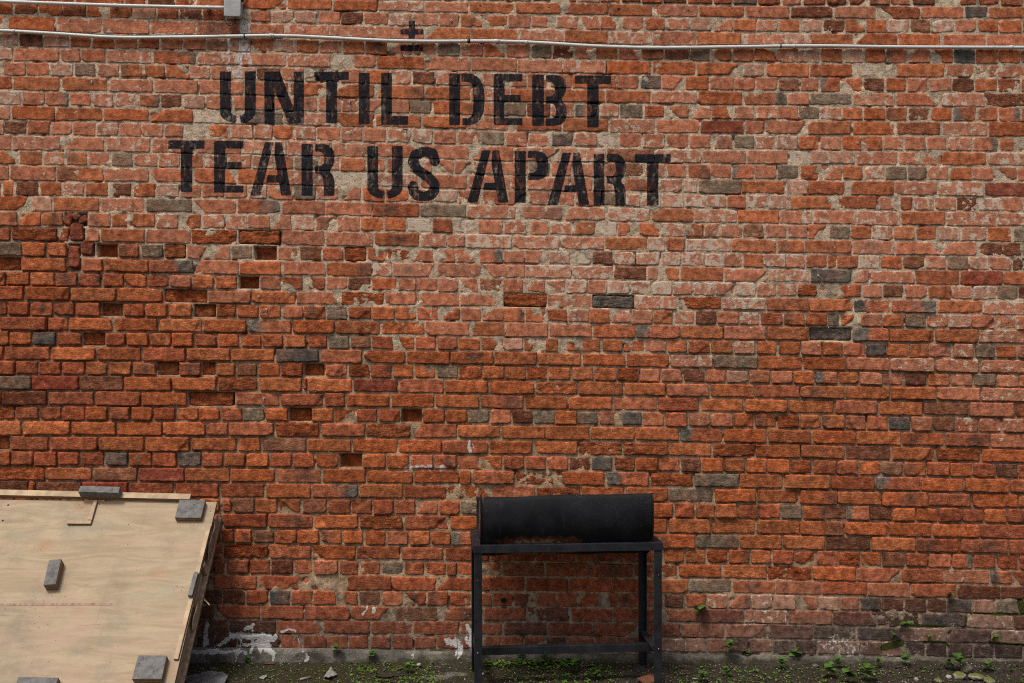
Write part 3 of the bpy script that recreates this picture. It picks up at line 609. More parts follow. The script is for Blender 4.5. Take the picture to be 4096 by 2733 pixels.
def brick_arrays(quad, kind, seed, size=None, centre=None, rot=0.0):
    xa, ba, xb, bb, tb, ta = quad
    jr = np.random.default_rng(seed).normal(0, 1.1, 8)
    X, Z = wall_xz(np.array([xa, xb, xb, xa]) + jr[:4] * 1.3, np.array([ba, bb, tb, ta]) + jr[4:] * 1.2)
    L = 0.5 * ((X[1] - X[0]) + (X[2] - X[3])); H = 0.5 * ((Z[3] - Z[0]) + (Z[2] - Z[1]))
    col, lime, soot, stri, ero, proud, rad = KIND[kind]
    r_ = random.Random(seed)
    px0, py0 = 0.5 * (xa + xb), 0.25 * (ba + bb + ta + tb)
    rec0 = float(recess(np.array([px0]), np.array([py0]))[0])
    gx = 0.0046 + r_.uniform(-.0014, .0026); gz = 0.0048 + r_.uniform(-.0014, .0020)
    if size: gx = gz = 0.0
    if rec0 < .0066: gx, gz = gx - .0006, gz - .0006
    else: gx, gz = gx + .0008, gz + .0010
    if kind in 'yK': gx, gz = .005 + r_.uniform(0, .006), .006
    onscreen = -60 < px0 < 4150 and -60 < py0 < 2720
    du = 0.0060 if onscreen else 0.012
    m = 0.0035
    def grid(g, L_, du_):
        e = [g - m, g, g + .0016, g + .0040] if onscreen else [g - m, g, g + .003]
        a = e[-1] + du_; b = L_ - a
        if b <= a + .001: return np.linspace(g - m, L_ - g + m, 8)
        return np.concatenate([e, np.linspace(a, b, max(2, int((b - a) / du_) + 1)), [L_ - q for q in e[::-1]]])
    su, sv = grid(gx, L, du), grid(gz, H, du)
    U, V = np.meshgrid(su, sv, indexing='ij'); U = U.ravel(); V = V.ravel()
    fu, fv = U / L, V / H
    x = (X[0] * (1 - fu) + X[1] * fu) * (1 - fv) + (X[3] * (1 - fu) + X[2] * fu) * fv
    z = (Z[0] * (1 - fu) + Z[1] * fu) * (1 - fv) + (Z[3] * (1 - fu) + Z[2] * fu) * fv
    if rot:
        cx, cz = X.mean(), Z.mean(); c, s = math.cos(rot), math.sin(rot)
        x, z = cx + (x - cx) * c - (z - cz) * s, cz + (x - cx) * s + (z - cz) * c
    qx = np.minimum(U - gx, L - gx - U); qz = np.minimum(V - gz, H - gz - V)
    rc = r_.uniform(.002, .006) if rec0 < .0066 else r_.uniform(.002, .008)
    if kind in 'yK': rc = .010
    corner = (qx < rc) & (qz < rc)
    d = np.where(corner, rc - np.hypot(rc - qx, rc - qz), np.minimum(qx, qz))
    wob = .0026 + .0024 * ero + (.0010 if rec0 < .0066 else 0)
    d = d + wob * fbm(x * 46, z * 46, seed % 991, 4)
    nchip = r_.choice((0, 0, 0, 1, 1, 2)) + (2 if kind in 'qf' else 0)
    for _ in range(nchip):                   # knocked-off corners
        cu, cv = r_.choice((gx, L - gx)), r_.choice((gz, H - gz)); sz = r_.uniform(.003, .012) * (2.4 if kind == 'q' else 1)
        k = (np.abs(U - cu) * r_.uniform(.4, 1.0) + np.abs(V - cv) - sz) * 0.75 + .002 * fbm(x * 60, z * 60, seed % 877, 2)
        d = np.minimum(d, k)
    rad = rad * r_.uniform(.35, .8)
    e = np.clip(d / rad, 0, 1)
    drop = rad * (1 - np.sqrt(np.clip(1 - (1 - e) ** 2, 0, 1))) + np.where(d < 0, np.minimum(-d * 5.0, .05), 0)
    if rec0 < .0066: proud = -.0046 if kind == 'm' else max(proud, -.0008)
    elif kind not in 'yK': proud = max(proud, -.30 * rec0)
    pr = proud + r_.gauss(0, .0034 if rec0 > .006 else .0010)
    h = pr + r_.gauss(0, .0016) * (fu - .5) + r_.gauss(0, .0016) * (fv - .5)
    rl = .45 if rec0 < .0066 else 1.0
    h = h + rl * (.0024 * fbm(x * 20, z * 26, 17, 4) + .0011 * vn(x * 90, z * 90, 5))
    if ero > .2:
        rid = 1 - np.abs(fbm(x * 24, z * 44, seed % 613, 4)) * 2.0
        h = h + ero * (.0050 * rid - .0040 + .0040 * fbm(x * 14, z * 20, seed % 503, 2))
    elif r_.random() < .42 and kind in 'orpfc':   # a spall across one end
        cu = r_.choice((gx, L - gx)); w = r_.uniform(.02, .06)
        sl = r_.uniform(-1.2, 1.2)
        h = h - r_.uniform(.002, .009) * S((1 - np.abs(U - cu + sl * (V - H / 2)) / w + .5 * fbm(x * 30, z * 30, seed % 401, 3)) * 2.2)
    h = h - drop
    P = np.stack([x, -h, z], 1)
    nu, nv = len(su), len(sv)
    I = np.arange(nu * nv).reshape(nu, nv)
    F = np.stack([I[:-1, :-1], I[1:, :-1], I[1:, 1:], I[:-1, 1:]], -1).reshape(-1, 4)
    px, py = photo_xy(x, z)
    tw = r_.uniform(.90, 1.12) if kind not in 'gkKlm' else r_.uniform(.98, 1.03)
    base = np.array(col) * r_.uniform(.78, 1.18) * np.array([1, tw, tw ** 1.6])
    C = np.tile(base, (len(x), 1))
    if kind in 'hjq':
        t = fu if kind == 'h' else 1 - fu
        if kind == 'q': C = C * 1.0
        else:
            w = S((t - r_.uniform(.40, .65) + .30 * fbm(x * 16, z * 16, seed % 300, 3)) / .34)[:, None]
            C = C * (1 - w) + GREY * r_.uniform(.7, 1.15) * w
    elif r_.random() < .10 and kind in 'orp':    # a scorched patch inside the face
        w = .75 * np.exp(-((fu - r_.uniform(.1, .9)) / .22) ** 2 - ((fv - .5) / .5) ** 2)[:, None]
        C = C * (1 - w) + np.array([.10, .062, .045]) * w
    C = C * (1 + .30 * fbm(x * 22, z * 34, 71, 4))[:, None]
    if kind in 'orpwdbc':
        zw = S(lime_zone(px, py) / .34)[:, None] * (r_.uniform(.05, .40) if kind in 'pw' else .08)
        C = C + (np.array([.54, .235, .140]) - C) * zw
    if kind in 'gk':
        wv = np.clip(.80 + .55 * fbm(x * 17, z * 20, seed % 211, 3), .35, 1)[:, None]
        C = C * wv + np.array([.30, .135, .075]) * (1 - wv)
    grime = np.clip(S((py - 2340) / 230) * (.35 + .65 * S((px - 2400) / 900)), 0, 1)
    gcol = np.array([.150, .122, .105])
    C = C + (gcol * (1 + .35 * fbm(x * 9, z * 12, 77, 3))[:, None] - C) * (grime * .74)[:, None]
    C = C * (1 - .46 * S((py - 2300 + 40 * fbm(x * 3, z * 5, 79, 3)) / 260) * (.55 + .45 * S((px - 2500) / 1000)))[:, None]  # darker towards the foot: grime and damp, plus dim light put into the colour
    zone = lime_zone(px, py)
    A_l = lime + zone * (1.0 if kind in 'pwlmo' else .55) + .05 * r_.gauss(0, 1)
    if rec0 < .0066: A_l = A_l + .16 * S(1 - d / .012)
    A_s = soot + .10 * r_.gauss(0, 1) + .28 * G(px, py, 2240, 2330, 420, 200) * 0 + .18 * S((py - 2450) / 150) + .26 * G(px, py, 3650, 2450, 420, 130) + .07 * S((500 - px) / 500) * S((py - 1050) / 300) + .20 * G(px, py, 3900, 40, 900, 60)
    ink, wht, moss = painted(px, py)
    n = len(x)
    rgh = np.full(n, (.32 if kind in 'pwlmco' else .5) if rec0 < .0066 else (.55 if kind in 'pc' else .85))
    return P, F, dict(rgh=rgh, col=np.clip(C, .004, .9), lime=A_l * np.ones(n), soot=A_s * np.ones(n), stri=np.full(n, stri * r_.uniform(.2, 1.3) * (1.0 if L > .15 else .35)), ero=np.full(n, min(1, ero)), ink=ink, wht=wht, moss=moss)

wall = empty('brick_wall', (0, 0, 0), 'weathered red brick wall stencilled UNTIL DEBT TEAR US APART in black', 'wall')
order = sorted(range(len(BRICKS)), key=lambda i: -BRICKS[i][2] * (0 if BRICKS[i][1] in 'x' else 1))
single = set(order[:300])
FRAG = [((583, 415, 62, 112), -.40, 'f'), ((648, 392, 60, 60), .5, 'd'), ((702, 425, 78, 52), .5, 'f'), ((652, 530, 118, 150), .05, 'f'), ((628, 742, 86, 178), -.05, 'c'), ((738, 658, 104, 118), -.1, 'f'), ((560, 660, 40, 60), .3, 'r')]
HOLES = []
rest = []
def store(i, P, F, A, alone):
    if alone:
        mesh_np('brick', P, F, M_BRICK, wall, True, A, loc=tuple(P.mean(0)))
    else:
        rest.append((P, F, A))
for i, (quad, kind, vis) in enumerate(BRICKS):
    if kind in 'xyKf': HOLES.append((quad, {'x': .055, 'y': .044, 'K': .046, 'f': .024}[kind], kind))
    if kind in 'xf': continue
    P, F, A = brick_arrays(quad, kind, 1000 + i * 7)
    store(i, P, F, A, i in single)
for k, ((cx, cy, w, h), rot, kind) in enumerate(FRAG):
    x0, y0 = sheet(0, cx - w / 2, cy + h / 2, 'B'); x1, y1 = sheet(0, cx + w / 2, cy - h / 2, 'B')
    P, F, A = brick_arrays((x0, y0, x1, y0, y1, y1), kind, 90000 + k, size=1, rot=rot)
    store(-1, P, F, A, False)
off = 0; VV, FF, AA = [], [], {}
for P, F, A in rest:
    VV.append(P); FF.append(F + off); off += len(P)
    for k, v in A.items(): AA.setdefault(k, []).append(v)
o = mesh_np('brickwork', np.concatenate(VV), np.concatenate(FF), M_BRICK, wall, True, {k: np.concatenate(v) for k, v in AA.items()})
tag(o, kind='stuff')

# ---- the mortar: one rough bed behind and between the bricks ----------------------------------------
mx0, mz0 = wall_xz(XMIN + 40, 2700); mx1, mz1 = wall_xz(XMAX - 40, lines[0][0](2000) - 10)
bx0, _ = wall_xz(-40, 1366); bx1, _ = wall_xz(4136, 1366); _, bz1 = wall_xz(2048, -30)
gx_ = np.concatenate([np.arange(mx0, bx0, .016), np.arange(bx0, bx1, .0062), np.arange(bx1, mx1, .016)])
gz_ = np.concatenate([np.arange(-0.06, bz1, .0062), np.arange(bz1, mz1, .016)])
XX, ZZ = np.meshgrid(gx_, gz_, indexing='ij'); x = XX.ravel(); z = ZZ.ravel()
px, py = photo_xy(x, z)
rec = recess(px, py)
h = -rec + (.0016 + .10 * rec) * fbm(x * 30, z * 30, 31, 4) * 1.5 + .0010 * vn(x * 140, z * 140, 33)
upz = 1 - S((rec - .005) / .006)
h = h + upz * np.maximum(0, fbm(x * 9, z * 14, 35, 4) - .50) * .012          # smears standing over the bricks
gap = np.maximum(0, vn(x * 22, z * 22, 37) - .55) * .04; h = h - gap          # places where it has fallen out
Cm = mortar_colour(px, py)
for quad, depth, kind in HOLES:
    xa, ba, xb, bb, tb, ta = quad
    k = np.nonzero((px > xa) & (px < xb) & (py > min(ta, tb)) & (py < max(ba, bb)))[0]
    if not len(k): continue
    t = (px[k] - xa) / (xb - xa); top = ta + (tb - ta) * t; bot = ba + (bb - ba) * t
    din = np.minimum(np.minimum(px[k] - xa, xb - px[k]) - 4.0, np.minimum(py[k] - top, bot - py[k]) - 4.0)
    w = S((din + 1.5) / 4.0)
    h[k] = h[k] * (1 - w) - depth * w * (1 + .08 * fbm(x[k] * 30, z[k] * 30, 3, 3))
    cc = np.array([.300, .078, .024]) if kind != 'f' else np.array([.15, .09, .06])
    Cm[k] = Cm[k] * (1 - w[:, None]) + cc * (1 + .2 * fbm(x[k] * 40, z[k] * 40, 5, 3))[:, None] * w[:, None]
ink, wht, moss = painted(px, py)
moss = np.maximum(moss, .30 * S((py - 2380) / 150) * S((px - 3300) / 300))
lm = .10 + .9 * lime_zone(px, py) - .25 * S((rec - .005) / .006)
I = np.arange(len(x)).reshape(len(gx_), len(gz_))
F = np.stack([I[:-1, :-1], I[1:, :-1], I[1:, 1:], I[:-1, 1:]], -1).reshape(-1, 4)
mesh_np('mortar', np.stack([x, -h, z], 1), F, M_MORTAR, wall, True, dict(col=Cm, lime=lm, ink=ink, wht=wht, moss=moss))
box('wall_core', (float(mx0), float(mx1), .16, .36, -.3, float(mz1)), M_CONC, wall, 0)

# ---- concrete footing along the foot of the wall ------------------------------------------------------
fx = np.arange(mx0, mx1, .010)
pxs = photo_xy(fx, np.full_like(fx, .06))[0]
topz = wall_xz(pxs, np.interp(pxs, [0, 800, 1400, 2000, 2600, 3100, 4096], [2590, 2590, 2596, 2612, 2616, 2622, 2640]))[1]
prof = [(.02, 1.0), (-.006, 1.0), (-.014, .97), (-.020, .88), (-.023, .70), (-.024, .45), (-.027, .2), (-.030, -.1), (-.034, -.6)]
V, A_m, A_w = [], [], []
for k, (py_, t) in enumerate(prof):
    yy = py_ + (.009 * fbm(fx * 14, np.full_like(fx, k * .9), 61, 4) + .003 * vn(fx * 60, np.full_like(fx, k * 3.1), 62) if k else 0 * fx)
    zz = topz * t + (.010 * fbm(fx * 9, np.full_like(fx, k * .6), 63, 4) if k and k < 7 else 0)
    V.append(np.stack([fx, yy, zz], 1))
V = np.stack(V, 1); sh = V.shape; Vf = V.reshape(-1, 3)
I = np.arange(sh[0] * sh[1]).reshape(sh[0], sh[1])
F = np.stack([I[:-1, :-1], I[:-1, 1:], I[1:, 1:], I[1:, :-1]], -1).reshape(-1, 4)[:, ::-1]
fpx, fpy = photo_xy(Vf[:, 0], Vf[:, 2], Vf[:, 1])
ink, wht, moss = painted(fpx, fpy)
moss = np.maximum(.36 + .40 * S(1 - Vf[:, 2] / .04) + .16 * S((fpx - 1150) / 400) - .30 * G(fpx, fpy, 1100, 2610, 500, 60), 0)
mesh_np('footing', Vf, F, M_CONC, wall, True, dict(moss=moss, wht=wht))
# ---- ground ------------------------------------------------------------------------------------------
def ground_z(x, y):
    return .010 * fbm(x * 3.0, y * 3.0, 81, 3) + .006 * fbm(x * 22, y * 22, 82, 4) + .0025 * vn(x * 120, y * 120, 83) + .018 * S((y + .16) / .14) * (.6 + .6 * vn(x * 2.1, x * 0 + 3.3, 84))
gxs = np.concatenate([np.linspace(-40, -3.8, 14), np.arange(-3.4, 3.4, .010), np.linspace(3.8, 40, 14)])
gys = np.concatenate([np.linspace(-60, -1.4, 16), np.arange(-1.2, .012, .010)])
XX, YY = np.meshgrid(gxs, gys, indexing='ij'); x = XX.ravel(); y = YY.ravel()
z = ground_z(x, y) * S((4.0 - np.abs(x)) / .5)
gpx, gpy = photo_xy(x, z, y)
cem = .62 * np.clip(G(gpx, gpy, 1740, 2712, 90, 20) + G(gpx, gpy, 1840, 2695, 60, 12), 0, 1) + .30 * G(gpx, gpy, 2900, 2672, 160, 22) + .16 * S((gpx - 2700) / 400)
damp = .12 * G(gpx, gpy, 1100, 2700, 700, 60) - .05 * S((gpx - 1900) / 400)
I = np.arange(len(x)).reshape(len(gxs), len(gys))
F = np.stack([I[:-1, :-1], I[1:, :-1], I[1:, 1:], I[:-1, 1:]], -1).reshape(-1, 4)
tag(mesh_np('ground', np.stack([x, y, z], 1), F, M_SOIL, None, True, dict(cem=cem, damp=damp)), kind='structure')
def gpt(px, py, up=0.0):
    p = on_z(px, py, 0.0)
    for _ in range(3): p = on_z(px, py, float(ground_z(np.array([p[0]]), np.array([p[1]]))[0]))
    p[2] += up; return p
def gz_at(x, y): return float(ground_z(np.array([x]), np.array([y]))[0])
# ---- the barbecue: black steel stand -------------------------------------------------------------------
HT = 0.68
FL = on_z(1899, 2183, HT); W_, D_, ang, lean = .874, .39, math.radians(3.5), .0096
stand = empty('metal_stand', (FL[0], FL[1], 0), 'black angle-iron stand on four legs carrying the halved oil drum', 'stand', rot=(0, -lean, ang))
T = 0.036
def angle_bar(name, a, b, mat, parent, inx, inz, t=.004, w=T):
    """an L-section bar from a to b; the two flanges point along inx and inz"""
    a, b, inx, inz = Vector(a), Vector(b), Vector(inx), Vector(inz)
    prof = [Vector(), inx * w, inx * w + inz * t, inx * t + inz * t, inx * t + inz * w, inz * w]
    V = [a + p for p in prof] + [b + p for p in prof]
    F = [tuple(range(5, -1, -1)), tuple(range(6, 12))] + [(k, (k + 1) % 6, (k + 1) % 6 + 6, k + 6) for k in range(6)]
    if (b - a).dot(inx.cross(inz)) < 0: F = [f[::-1] for f in F]
    o = mesh_py(name, V, F, mat, parent); return bevel(o, .0012, 2)
def leg_bottom(x, y):
    c, s = math.cos(ang), math.sin(ang); return gz_at(FL[0] + x * c - y * s, FL[1] + x * s + y * c) - .006 - x * lean
for lx, sx in ((0.0, 1), (W_, -1)):
    for ly, sy in ((0.0, 1), (D_, -1)):
        angle_bar('leg', (lx + sx * .0045, ly + sy * .0045, leg_bottom(lx, ly)), (lx + sx * .0045, ly + sy * .0045, HT - .006), M_FRAME, stand, (sx, 0, 0), (0, sy, 0))
angle_bar('top_rail', (0, 0, HT), (W_, 0, HT), M_FRAME, stand, (0, 1, 0), (0, 0, -1))
angle_bar('top_rail', (0, D_, HT), (W_, D_, HT), M_FRAME, stand, (0, -1, 0), (0, 0, -1))
angle_bar('top_rail', (0, T + .001, HT - .0005), (0, D_ - T - .001, HT - .0005), M_FRAME, stand, (1, 0, 0), (0, 0, -1))
angle_bar('top_rail', (W_, T + .001, HT - .0005), (W_, D_ - T - .001, HT - .0005), M_FRAME, stand, (-1, 0, 0), (0, 0, -1))
ZL = .185
for lx, sx in ((0.0, 1), (W_, -1)):
    angle_bar('side_stretcher', (lx + sx * .010, .012, ZL), (lx + sx * .010, D_ - .012, ZL), M_FRAME, stand, (sx, 0, 0), (0, 0, -1))
angle_bar('lower_rail', (.012, .125, ZL - .006), (W_ - .012, .125, ZL - .006), M_FRAME, stand, (0, 1, 0), (0, 0, -1))
for bx, bz in ((.020, .19), (W_ - .020, .19), (.020, .52), (W_ - .02, .53)):
    V, F = tube_arrays([(bx, .004, bz), (bx, -.0015, bz)], [.0035, .0028], 8); mesh_py('bolt', V, F, M_STEEL if bz < .3 else M_RUST, stand, True)

# ---- half drum lying in the stand --------------------------------------------------------------------------
RD = .212; LD = W_ - .078
zc = HT + .131
drum = empty('drum_half', (FL[0], FL[1], 0), 'charred black halved oil drum resting in the metal stand', 'drum', rot=(0, -lean, ang))
yc_ = .200
def drum_shell(r, sgn):
    A0, A1 = math.radians(193 + 0), math.radians(358)    # from the front lip (14 deg above level, towards the camera) round below to the back lip
    nu, nv = 60, 40; V = []
    for i in range(nu + 1):
        u = i / nu; xx = (u - .5) * LD
        for j in range(nv + 1):
            t = j / nv; a = math.radians(153) + (math.radians(368) - math.radians(153)) * t
            rr = r + .0025 * math.sin(9 * u + 2) * math.sin(a * 2) + .002 * math.sin(23 * u)
            lip = (1 - min(1, t / .10)) * (-.021 * (1 - min(1, u / .48)) ** 1.3 + .0018 * math.sin(9 * u + 1) - .004 * math.sin(math.pi * max(0, u - .5) * 2))
            V.append((xx, rr * math.cos(a), rr * math.sin(a) + lip))
    return V, nu, nv
V1, nu, nv = drum_shell(RD, 1); V2, _, _ = drum_shell(RD - .004, 1)
n1 = len(V1); F = []
for i in range(nu):
    for j in range(nv):
        a, b, c, d = i * (nv + 1) + j, (i + 1) * (nv + 1) + j, (i + 1) * (nv + 1) + j + 1, i * (nv + 1) + j + 1
        F.append((a, d, c, b)); F.append((a + n1, b + n1, c + n1, d + n1))
for i in range(nu):
    a, b = i * (nv + 1), (i + 1) * (nv + 1); F.append((a, b, b + n1, a + n1)); a += nv; b += nv; F.append((b, a, a + n1, b + n1))
for j in range(nv):
    a, b = j, j + 1; F.append((b, a, a + n1, b + n1)); a += nu * (nv + 1); b += nu * (nv + 1); F.append((a, b, b + n1, a + n1))
o = mesh_py('shell', V1 + V2, F, M_DRUM, drum, True, loc=(W_ / 2 - .006, yc_, zc))
for s in (-1, 1):
    ring = [(s * (LD / 2 - .010), (RD - .005) * math.cos(math.radians(a)), (RD - .005) * math.sin(math.radians(a))) for a in range(153, 369, 6)]
    V = ring + [(p[0] - s * .004, p[1], p[2]) for p in ring]; k = len(ring)
    F = [tuple(range(k)) if s < 0 else tuple(range(k))[::-1], tuple(range(k, 2 * k))[::-1] if s < 0 else tuple(range(k, 2 * k))] + [(i, (i + 1) % k, (i + 1) % k + k, i + k) if s > 0 else ((i + 1) % k, i, i + k, (i + 1) % k + k) for i in range(k)]
    tag(mesh_py('end_plate', V, F, M_RUST, drum, False, loc=(W_ / 2 - .006, yc_, zc)), 'rusty brown end plate')
    rim = [(s * (LD / 2 - .002), (RD + .002) * math.cos(math.radians(a)), (RD + .002) * math.sin(math.radians(a))) for a in range(153, 370, 6)]
    o = tube('end_rim', rim, .004, M_DRUM, drum, 8); o.location = (W_ / 2 - .006, yc_, zc)

# ---- plywood panel leaning on the wall ------------------------------------------------------------------------
P0 = on_y(868, 2008, -.075)                          # top right corner of the face
dd = ray(704, 2733); tt = (P0[0] - CAM[0]) / dd[0]; Q = CAM + dd * tt
bdir = (Q - P0); bdir[0] = 0; bdir /= np.linalg.norm(bdir)
PANEL_L = 1.62; PANEL_H = (P0[2] - .012) / -bdir[2]
nrm = np.cross(np.array([-1.0, 0, 0]), bdir)
if nrm[2] < 0: nrm = -nrm
# panel axes: x to the right, y up the slope, z out of the face; origin at the top right corner
pm = Matrix(((1, -bdir[0], nrm[0], P0[0]), (0, -bdir[1], nrm[1], P0[1]), (0, -bdir[2], nrm[2], P0[2]), (0, 0, 0, 1)))
tilt = math.radians(-0.35)
panel = empty('plywood_panel', (0, 0, 0), 'pale plywood formwork panel with grey blocks leaning against the wall', 'panel')
panel.matrix_world = pm @ Matrix.Rotation(tilt, 4, 'Z')
pinv = np.array(panel.matrix_world.inverted())
def on_panel(px, py, h=0.0):                          # photo position -> panel x, y at height h over the face
    d = ray(px, py); o_ = pinv[:3, :3] @ CAM + pinv[:3, 3]; dl = pinv[:3, :3] @ d
    t = (h - o_[2]) / dl[2]; return (o_ + dl * t)[:2]
def t1d(x, y): return sheet(0, x, y, 'D')
TH = .016
def ply_sheet(name, x0, x1, y0, y1, ztop, mat_face, ragged=0.0):
    o = mesh_py(name, box_v(x0, x1, y0, y1, ztop - TH, ztop), BOXF, mat_face, panel)
    o.data.materials.append(M_PLYEDGE)
    for i, p in enumerate(o.data.polygons): p.material_index = 0 if i == 1 else 1
    return bevel(o, .0015, 2)
ply_sheet('face_sheet', -PANEL_L, 0, -PANEL_H, .0, 0, M_PLY)
GAPZ = .090
ply_sheet('back_sheet', -PANEL_L, .012, -PANEL_H + .05, -.03, -GAPZ, M_OLDWOOD)
def pbox(name, x0, x1, y0, y1, z0, z1, mat, parent=panel, bw=.0015, jit=.0):
    return box(name, (x0, x1, y0, y1, z0, z1), mat, parent, bw, jit)
zb0, zb1 = -GAPZ + .0006, -TH - .0006
pbox('batten', -PANEL_L, -.03, -.075, -.035, zb0, zb1, M_BATTEN)
pbox('batten', -PANEL_L + .02, -.055, -PANEL_H + .06, -PANEL_H + .10, zb0, zb1, M_BATTEN)
pbox('batten', -PANEL_L, -.09, -.62, -.58, zb0, zb1, M_BATTEN)
# broken ply along the open right side
def shard(x, ya, yb, z0, z1, mat, seed, w=.004, name='broken_ply'):
    r_ = random.Random(seed); n = 9; V = []
    for i in range(n):
        t = i / (n - 1); y = ya + (yb - ya) * t; k = 1.0 - abs(2 * t - 1) ** 3
        a = z0 + (z1 - z0) * (.5 - .5 * k * r_.uniform(.75, 1)); b = z0 + (z1 - z0) * (.5 + .5 * k * r_.uniform(.75, 1)); xo = x + r_.uniform(-.003, .003)
        V += [(xo, y, a), (xo, y, b), (xo + w, y, a), (xo + w, y, b)]
    F = []
    for i in range(n - 1):
        q = 4 * i; F += [(q, q + 1, q + 5, q + 4), (q + 2, q + 6, q + 7, q + 3), (q, q + 4, q + 6, q + 2), (q + 1, q + 3, q + 7, q + 5)]
    F += [(0, 2, 3, 1), (q + 4, q + 5, q + 7, q + 6)]
    return mesh_py(name, V, F, mat, panel)
shard(.004, -.30, -.035, -.088, -.016, M_OLDWOOD, 1)
shard(-.004, -.26, -.10, -.085, -.02, M_BATTEN, 2)
shard(.004, -.66, -.52, -.100, -.030, M_BATTEN, 3)
shard(-.020, -.34, -.24, -.10, -.02, M_PLYEDGE, 5)
pbox('side_batten', -.050, -.012, -PANEL_H + .06, -.37, zb0, zb1 - .03, M_BATTEN)
pbox('brace', -.06, .004, -.36, -.33, zb0, zb1, M_BATTEN, jit=.002)
sp = mesh_py('splinter', box_v(0, .006, -.055, 0, 0, .004), BOXF, M_BATTEN, panel, loc=(.0, -.47, -.112), rot=(0, .3, .8))
# strips and blocks nailed onto the face
def strip_px(name, a, b, w, h, mat, h0=0.0, parent=panel):
    A, B = np.array(on_panel(*a, h0 + h)), np.array(on_panel(*b, h0 + h)); c = (A + B) / 2; d = B - A; L = np.linalg.norm(d)
    o = box(name, (-L / 2, L / 2, -w / 2, w / 2, 0, h), mat, parent, .0015 if h > .005 else 0, .0007 if h > .005 else 0)
    if mat is M_BATTEN:
        o.data.materials.append(M_PLYEDGE)
        for i, p in enumerate(o.data.polygons): p.material_index = 0 if i == 1 else 1
    o.location = (c[0], c[1], h0 + .0004); o.rotation_euler = (0, 0, math.atan2(d[1], d[0])); return o
top = strip_px('top_strip', (-160, 1966), sheet(0, 1627, 1338, 'C'), .034, .024, M_BATTEN)
strip_px('veneer_tape', t1d(-260, 899), t1d(960, 893), .011, .0006, M_TAPE)
strip_px('strip', t1d(575, 190), t1d(778, 190), .020, .014, M_BATTEN)
strip_px('strip', t1d(815, 8), t1d(768, 172), .019, .014, M_BATTEN)
strip_px('edge_strip', t1d(1785, 222), t1d(1502, 1362), .020, .012, M_BATTEN)
strip_px('grey_strip', t1d(1676, 618), t1d(1622, 820), .020, .030, M_GREYBLOCK)
def block_px(cx, cy, wx, wy, h, rot=0.0, mat=M_GREYBLOCK, h0=0.0):
    c = on_panel(*t1d(cx, cy), h + h0)
    V = box_v(-wx / 2, wx / 2, -wy / 2, wy / 2, 0, h)
    o = mesh_py('block', [tuple(q + random.uniform(-.0015, .0015) for q in p) for p in V], BOXF, mat, panel)
    o.data.materials.append(M_PLYEDGE)
    for i, p in enumerate(o.data.polygons): p.material_index = 0 if i == 1 else 1
    o.location = (c[0], c[1], h0 + .0006); o.rotation_euler = (0, 0, rot); bevel(o, .0015, 2)
    for _ in range(5):                                  # nail heads in the block
        u, v = random.uniform(-.4, .4) * wx, random.uniform(-.4, .4) * wy
        V, F = tube_arrays([(u, v, h - .002), (u, v, h + .0006)], .0022, 6); mesh_py('nail_head', V, F, M_RUSTNAIL, o)
    return o
block_px(1625, 78, .125, .105, .030)
block_px(447, 618, .055, .135, .045, .10)
block_px(1280, 1430, .125, .112, .034)
block_px(300, 1600, .17, .09, .030)
b = sheet(0, 848, 1290, 'C'); c = on_panel(*b, .06)
o = box('block', (-.098, .098, -.018, .018, 0, .040), M_GREYBLOCK, panel, .002, .0012); o.location = (c[0], c[1] + .005, .0256); o.rotation_euler = (0, 0, -.02)
for cx, cy in ((70, 46), (22, 178), (1800, 58), (1797, 102), (680, 44), (1513, 742), (1560, 745), (1486, 772), (1549, 776), (1608, 935), (445, 820), (555, 828), (375, 868), (1092, 380), (1097, 212)):
    q = on_panel(*t1d(cx, cy), .001); r = .0055 if cx < 80 else .0022
    V, F = tube_arrays([(q[0], q[1], -.002), (q[0], q[1], .0006)], r, 8); mesh_py('nail_head', V, F, M_RUSTNAIL, panel)

# ---- conduits, junction box and cables on the wall ---------------------------------------------------------------
def on_wall_path(pts, y): return [on_y(px, py, y) for px, py in pts]
def sh(c, L): return [sheet(c, x, y) for x, y in L]
low_px = sh(0, [(-420, 240), (0, 262), (500, 291), (900, 317), (1200, 322), (1600, 318), (2000, 311)]) + sh(1, [(160, 306), (400, 311), (700, 325), (1000, 341), (1300, 352), (1600, 355), (1900, 353), (2060, 353)]) + \
    sh(2, [(60, 356), (200, 360), (500, 377), (800, 395), (1200, 408), (1600, 408), (2000, 402)]) + sh(3, [(100, 399), (300, 395), (700, 395), (1100, 401), (1600, 405), (2350, 407), (2700, 410)])
YP = -.0165
low = smooth_path(on_wall_path(low_px, YP), 5)
con = empty('conduit', tuple(low[0]), 'long sagging white conduit crossing the whole wall above the lettering', 'conduit')
def at_root(o, root): o.parent = root; o.matrix_parent_inverse = Matrix.Translation(root.location).inverted(); return o
at_root(tube('pipe', low, .0090, M_PVC, None, 14), con)
def clip_at(c, x, y, root, row='A'):
    p = on_y(*sheet(c, x, y, row), YP)
    pts = [(p[0], -.001, p[2] + .014)] + [(p[0], YP + .0106 * -math.sin(a) * 1.0, p[2] + .0106 * math.cos(a)) for a in np.linspace(0.2, math.pi - .2, 8)] + [(p[0], -.001, p[2] - .014)]
    V, F = [], []
    for q in pts: V += [(q[0] - .007, q[1], q[2]), (q[0] + .007, q[1], q[2])]
    for i in range(len(pts) - 1): F.append((2 * i, 2 * i + 1, 2 * i + 3, 2 * i + 2))
    o = mesh_py('clip', V, F, M_PVC, None, True); m = o.modifiers.new('solid', 'SOLIDIFY'); m.thickness = .0016; m.offset = 1
    return at_root(o, root)
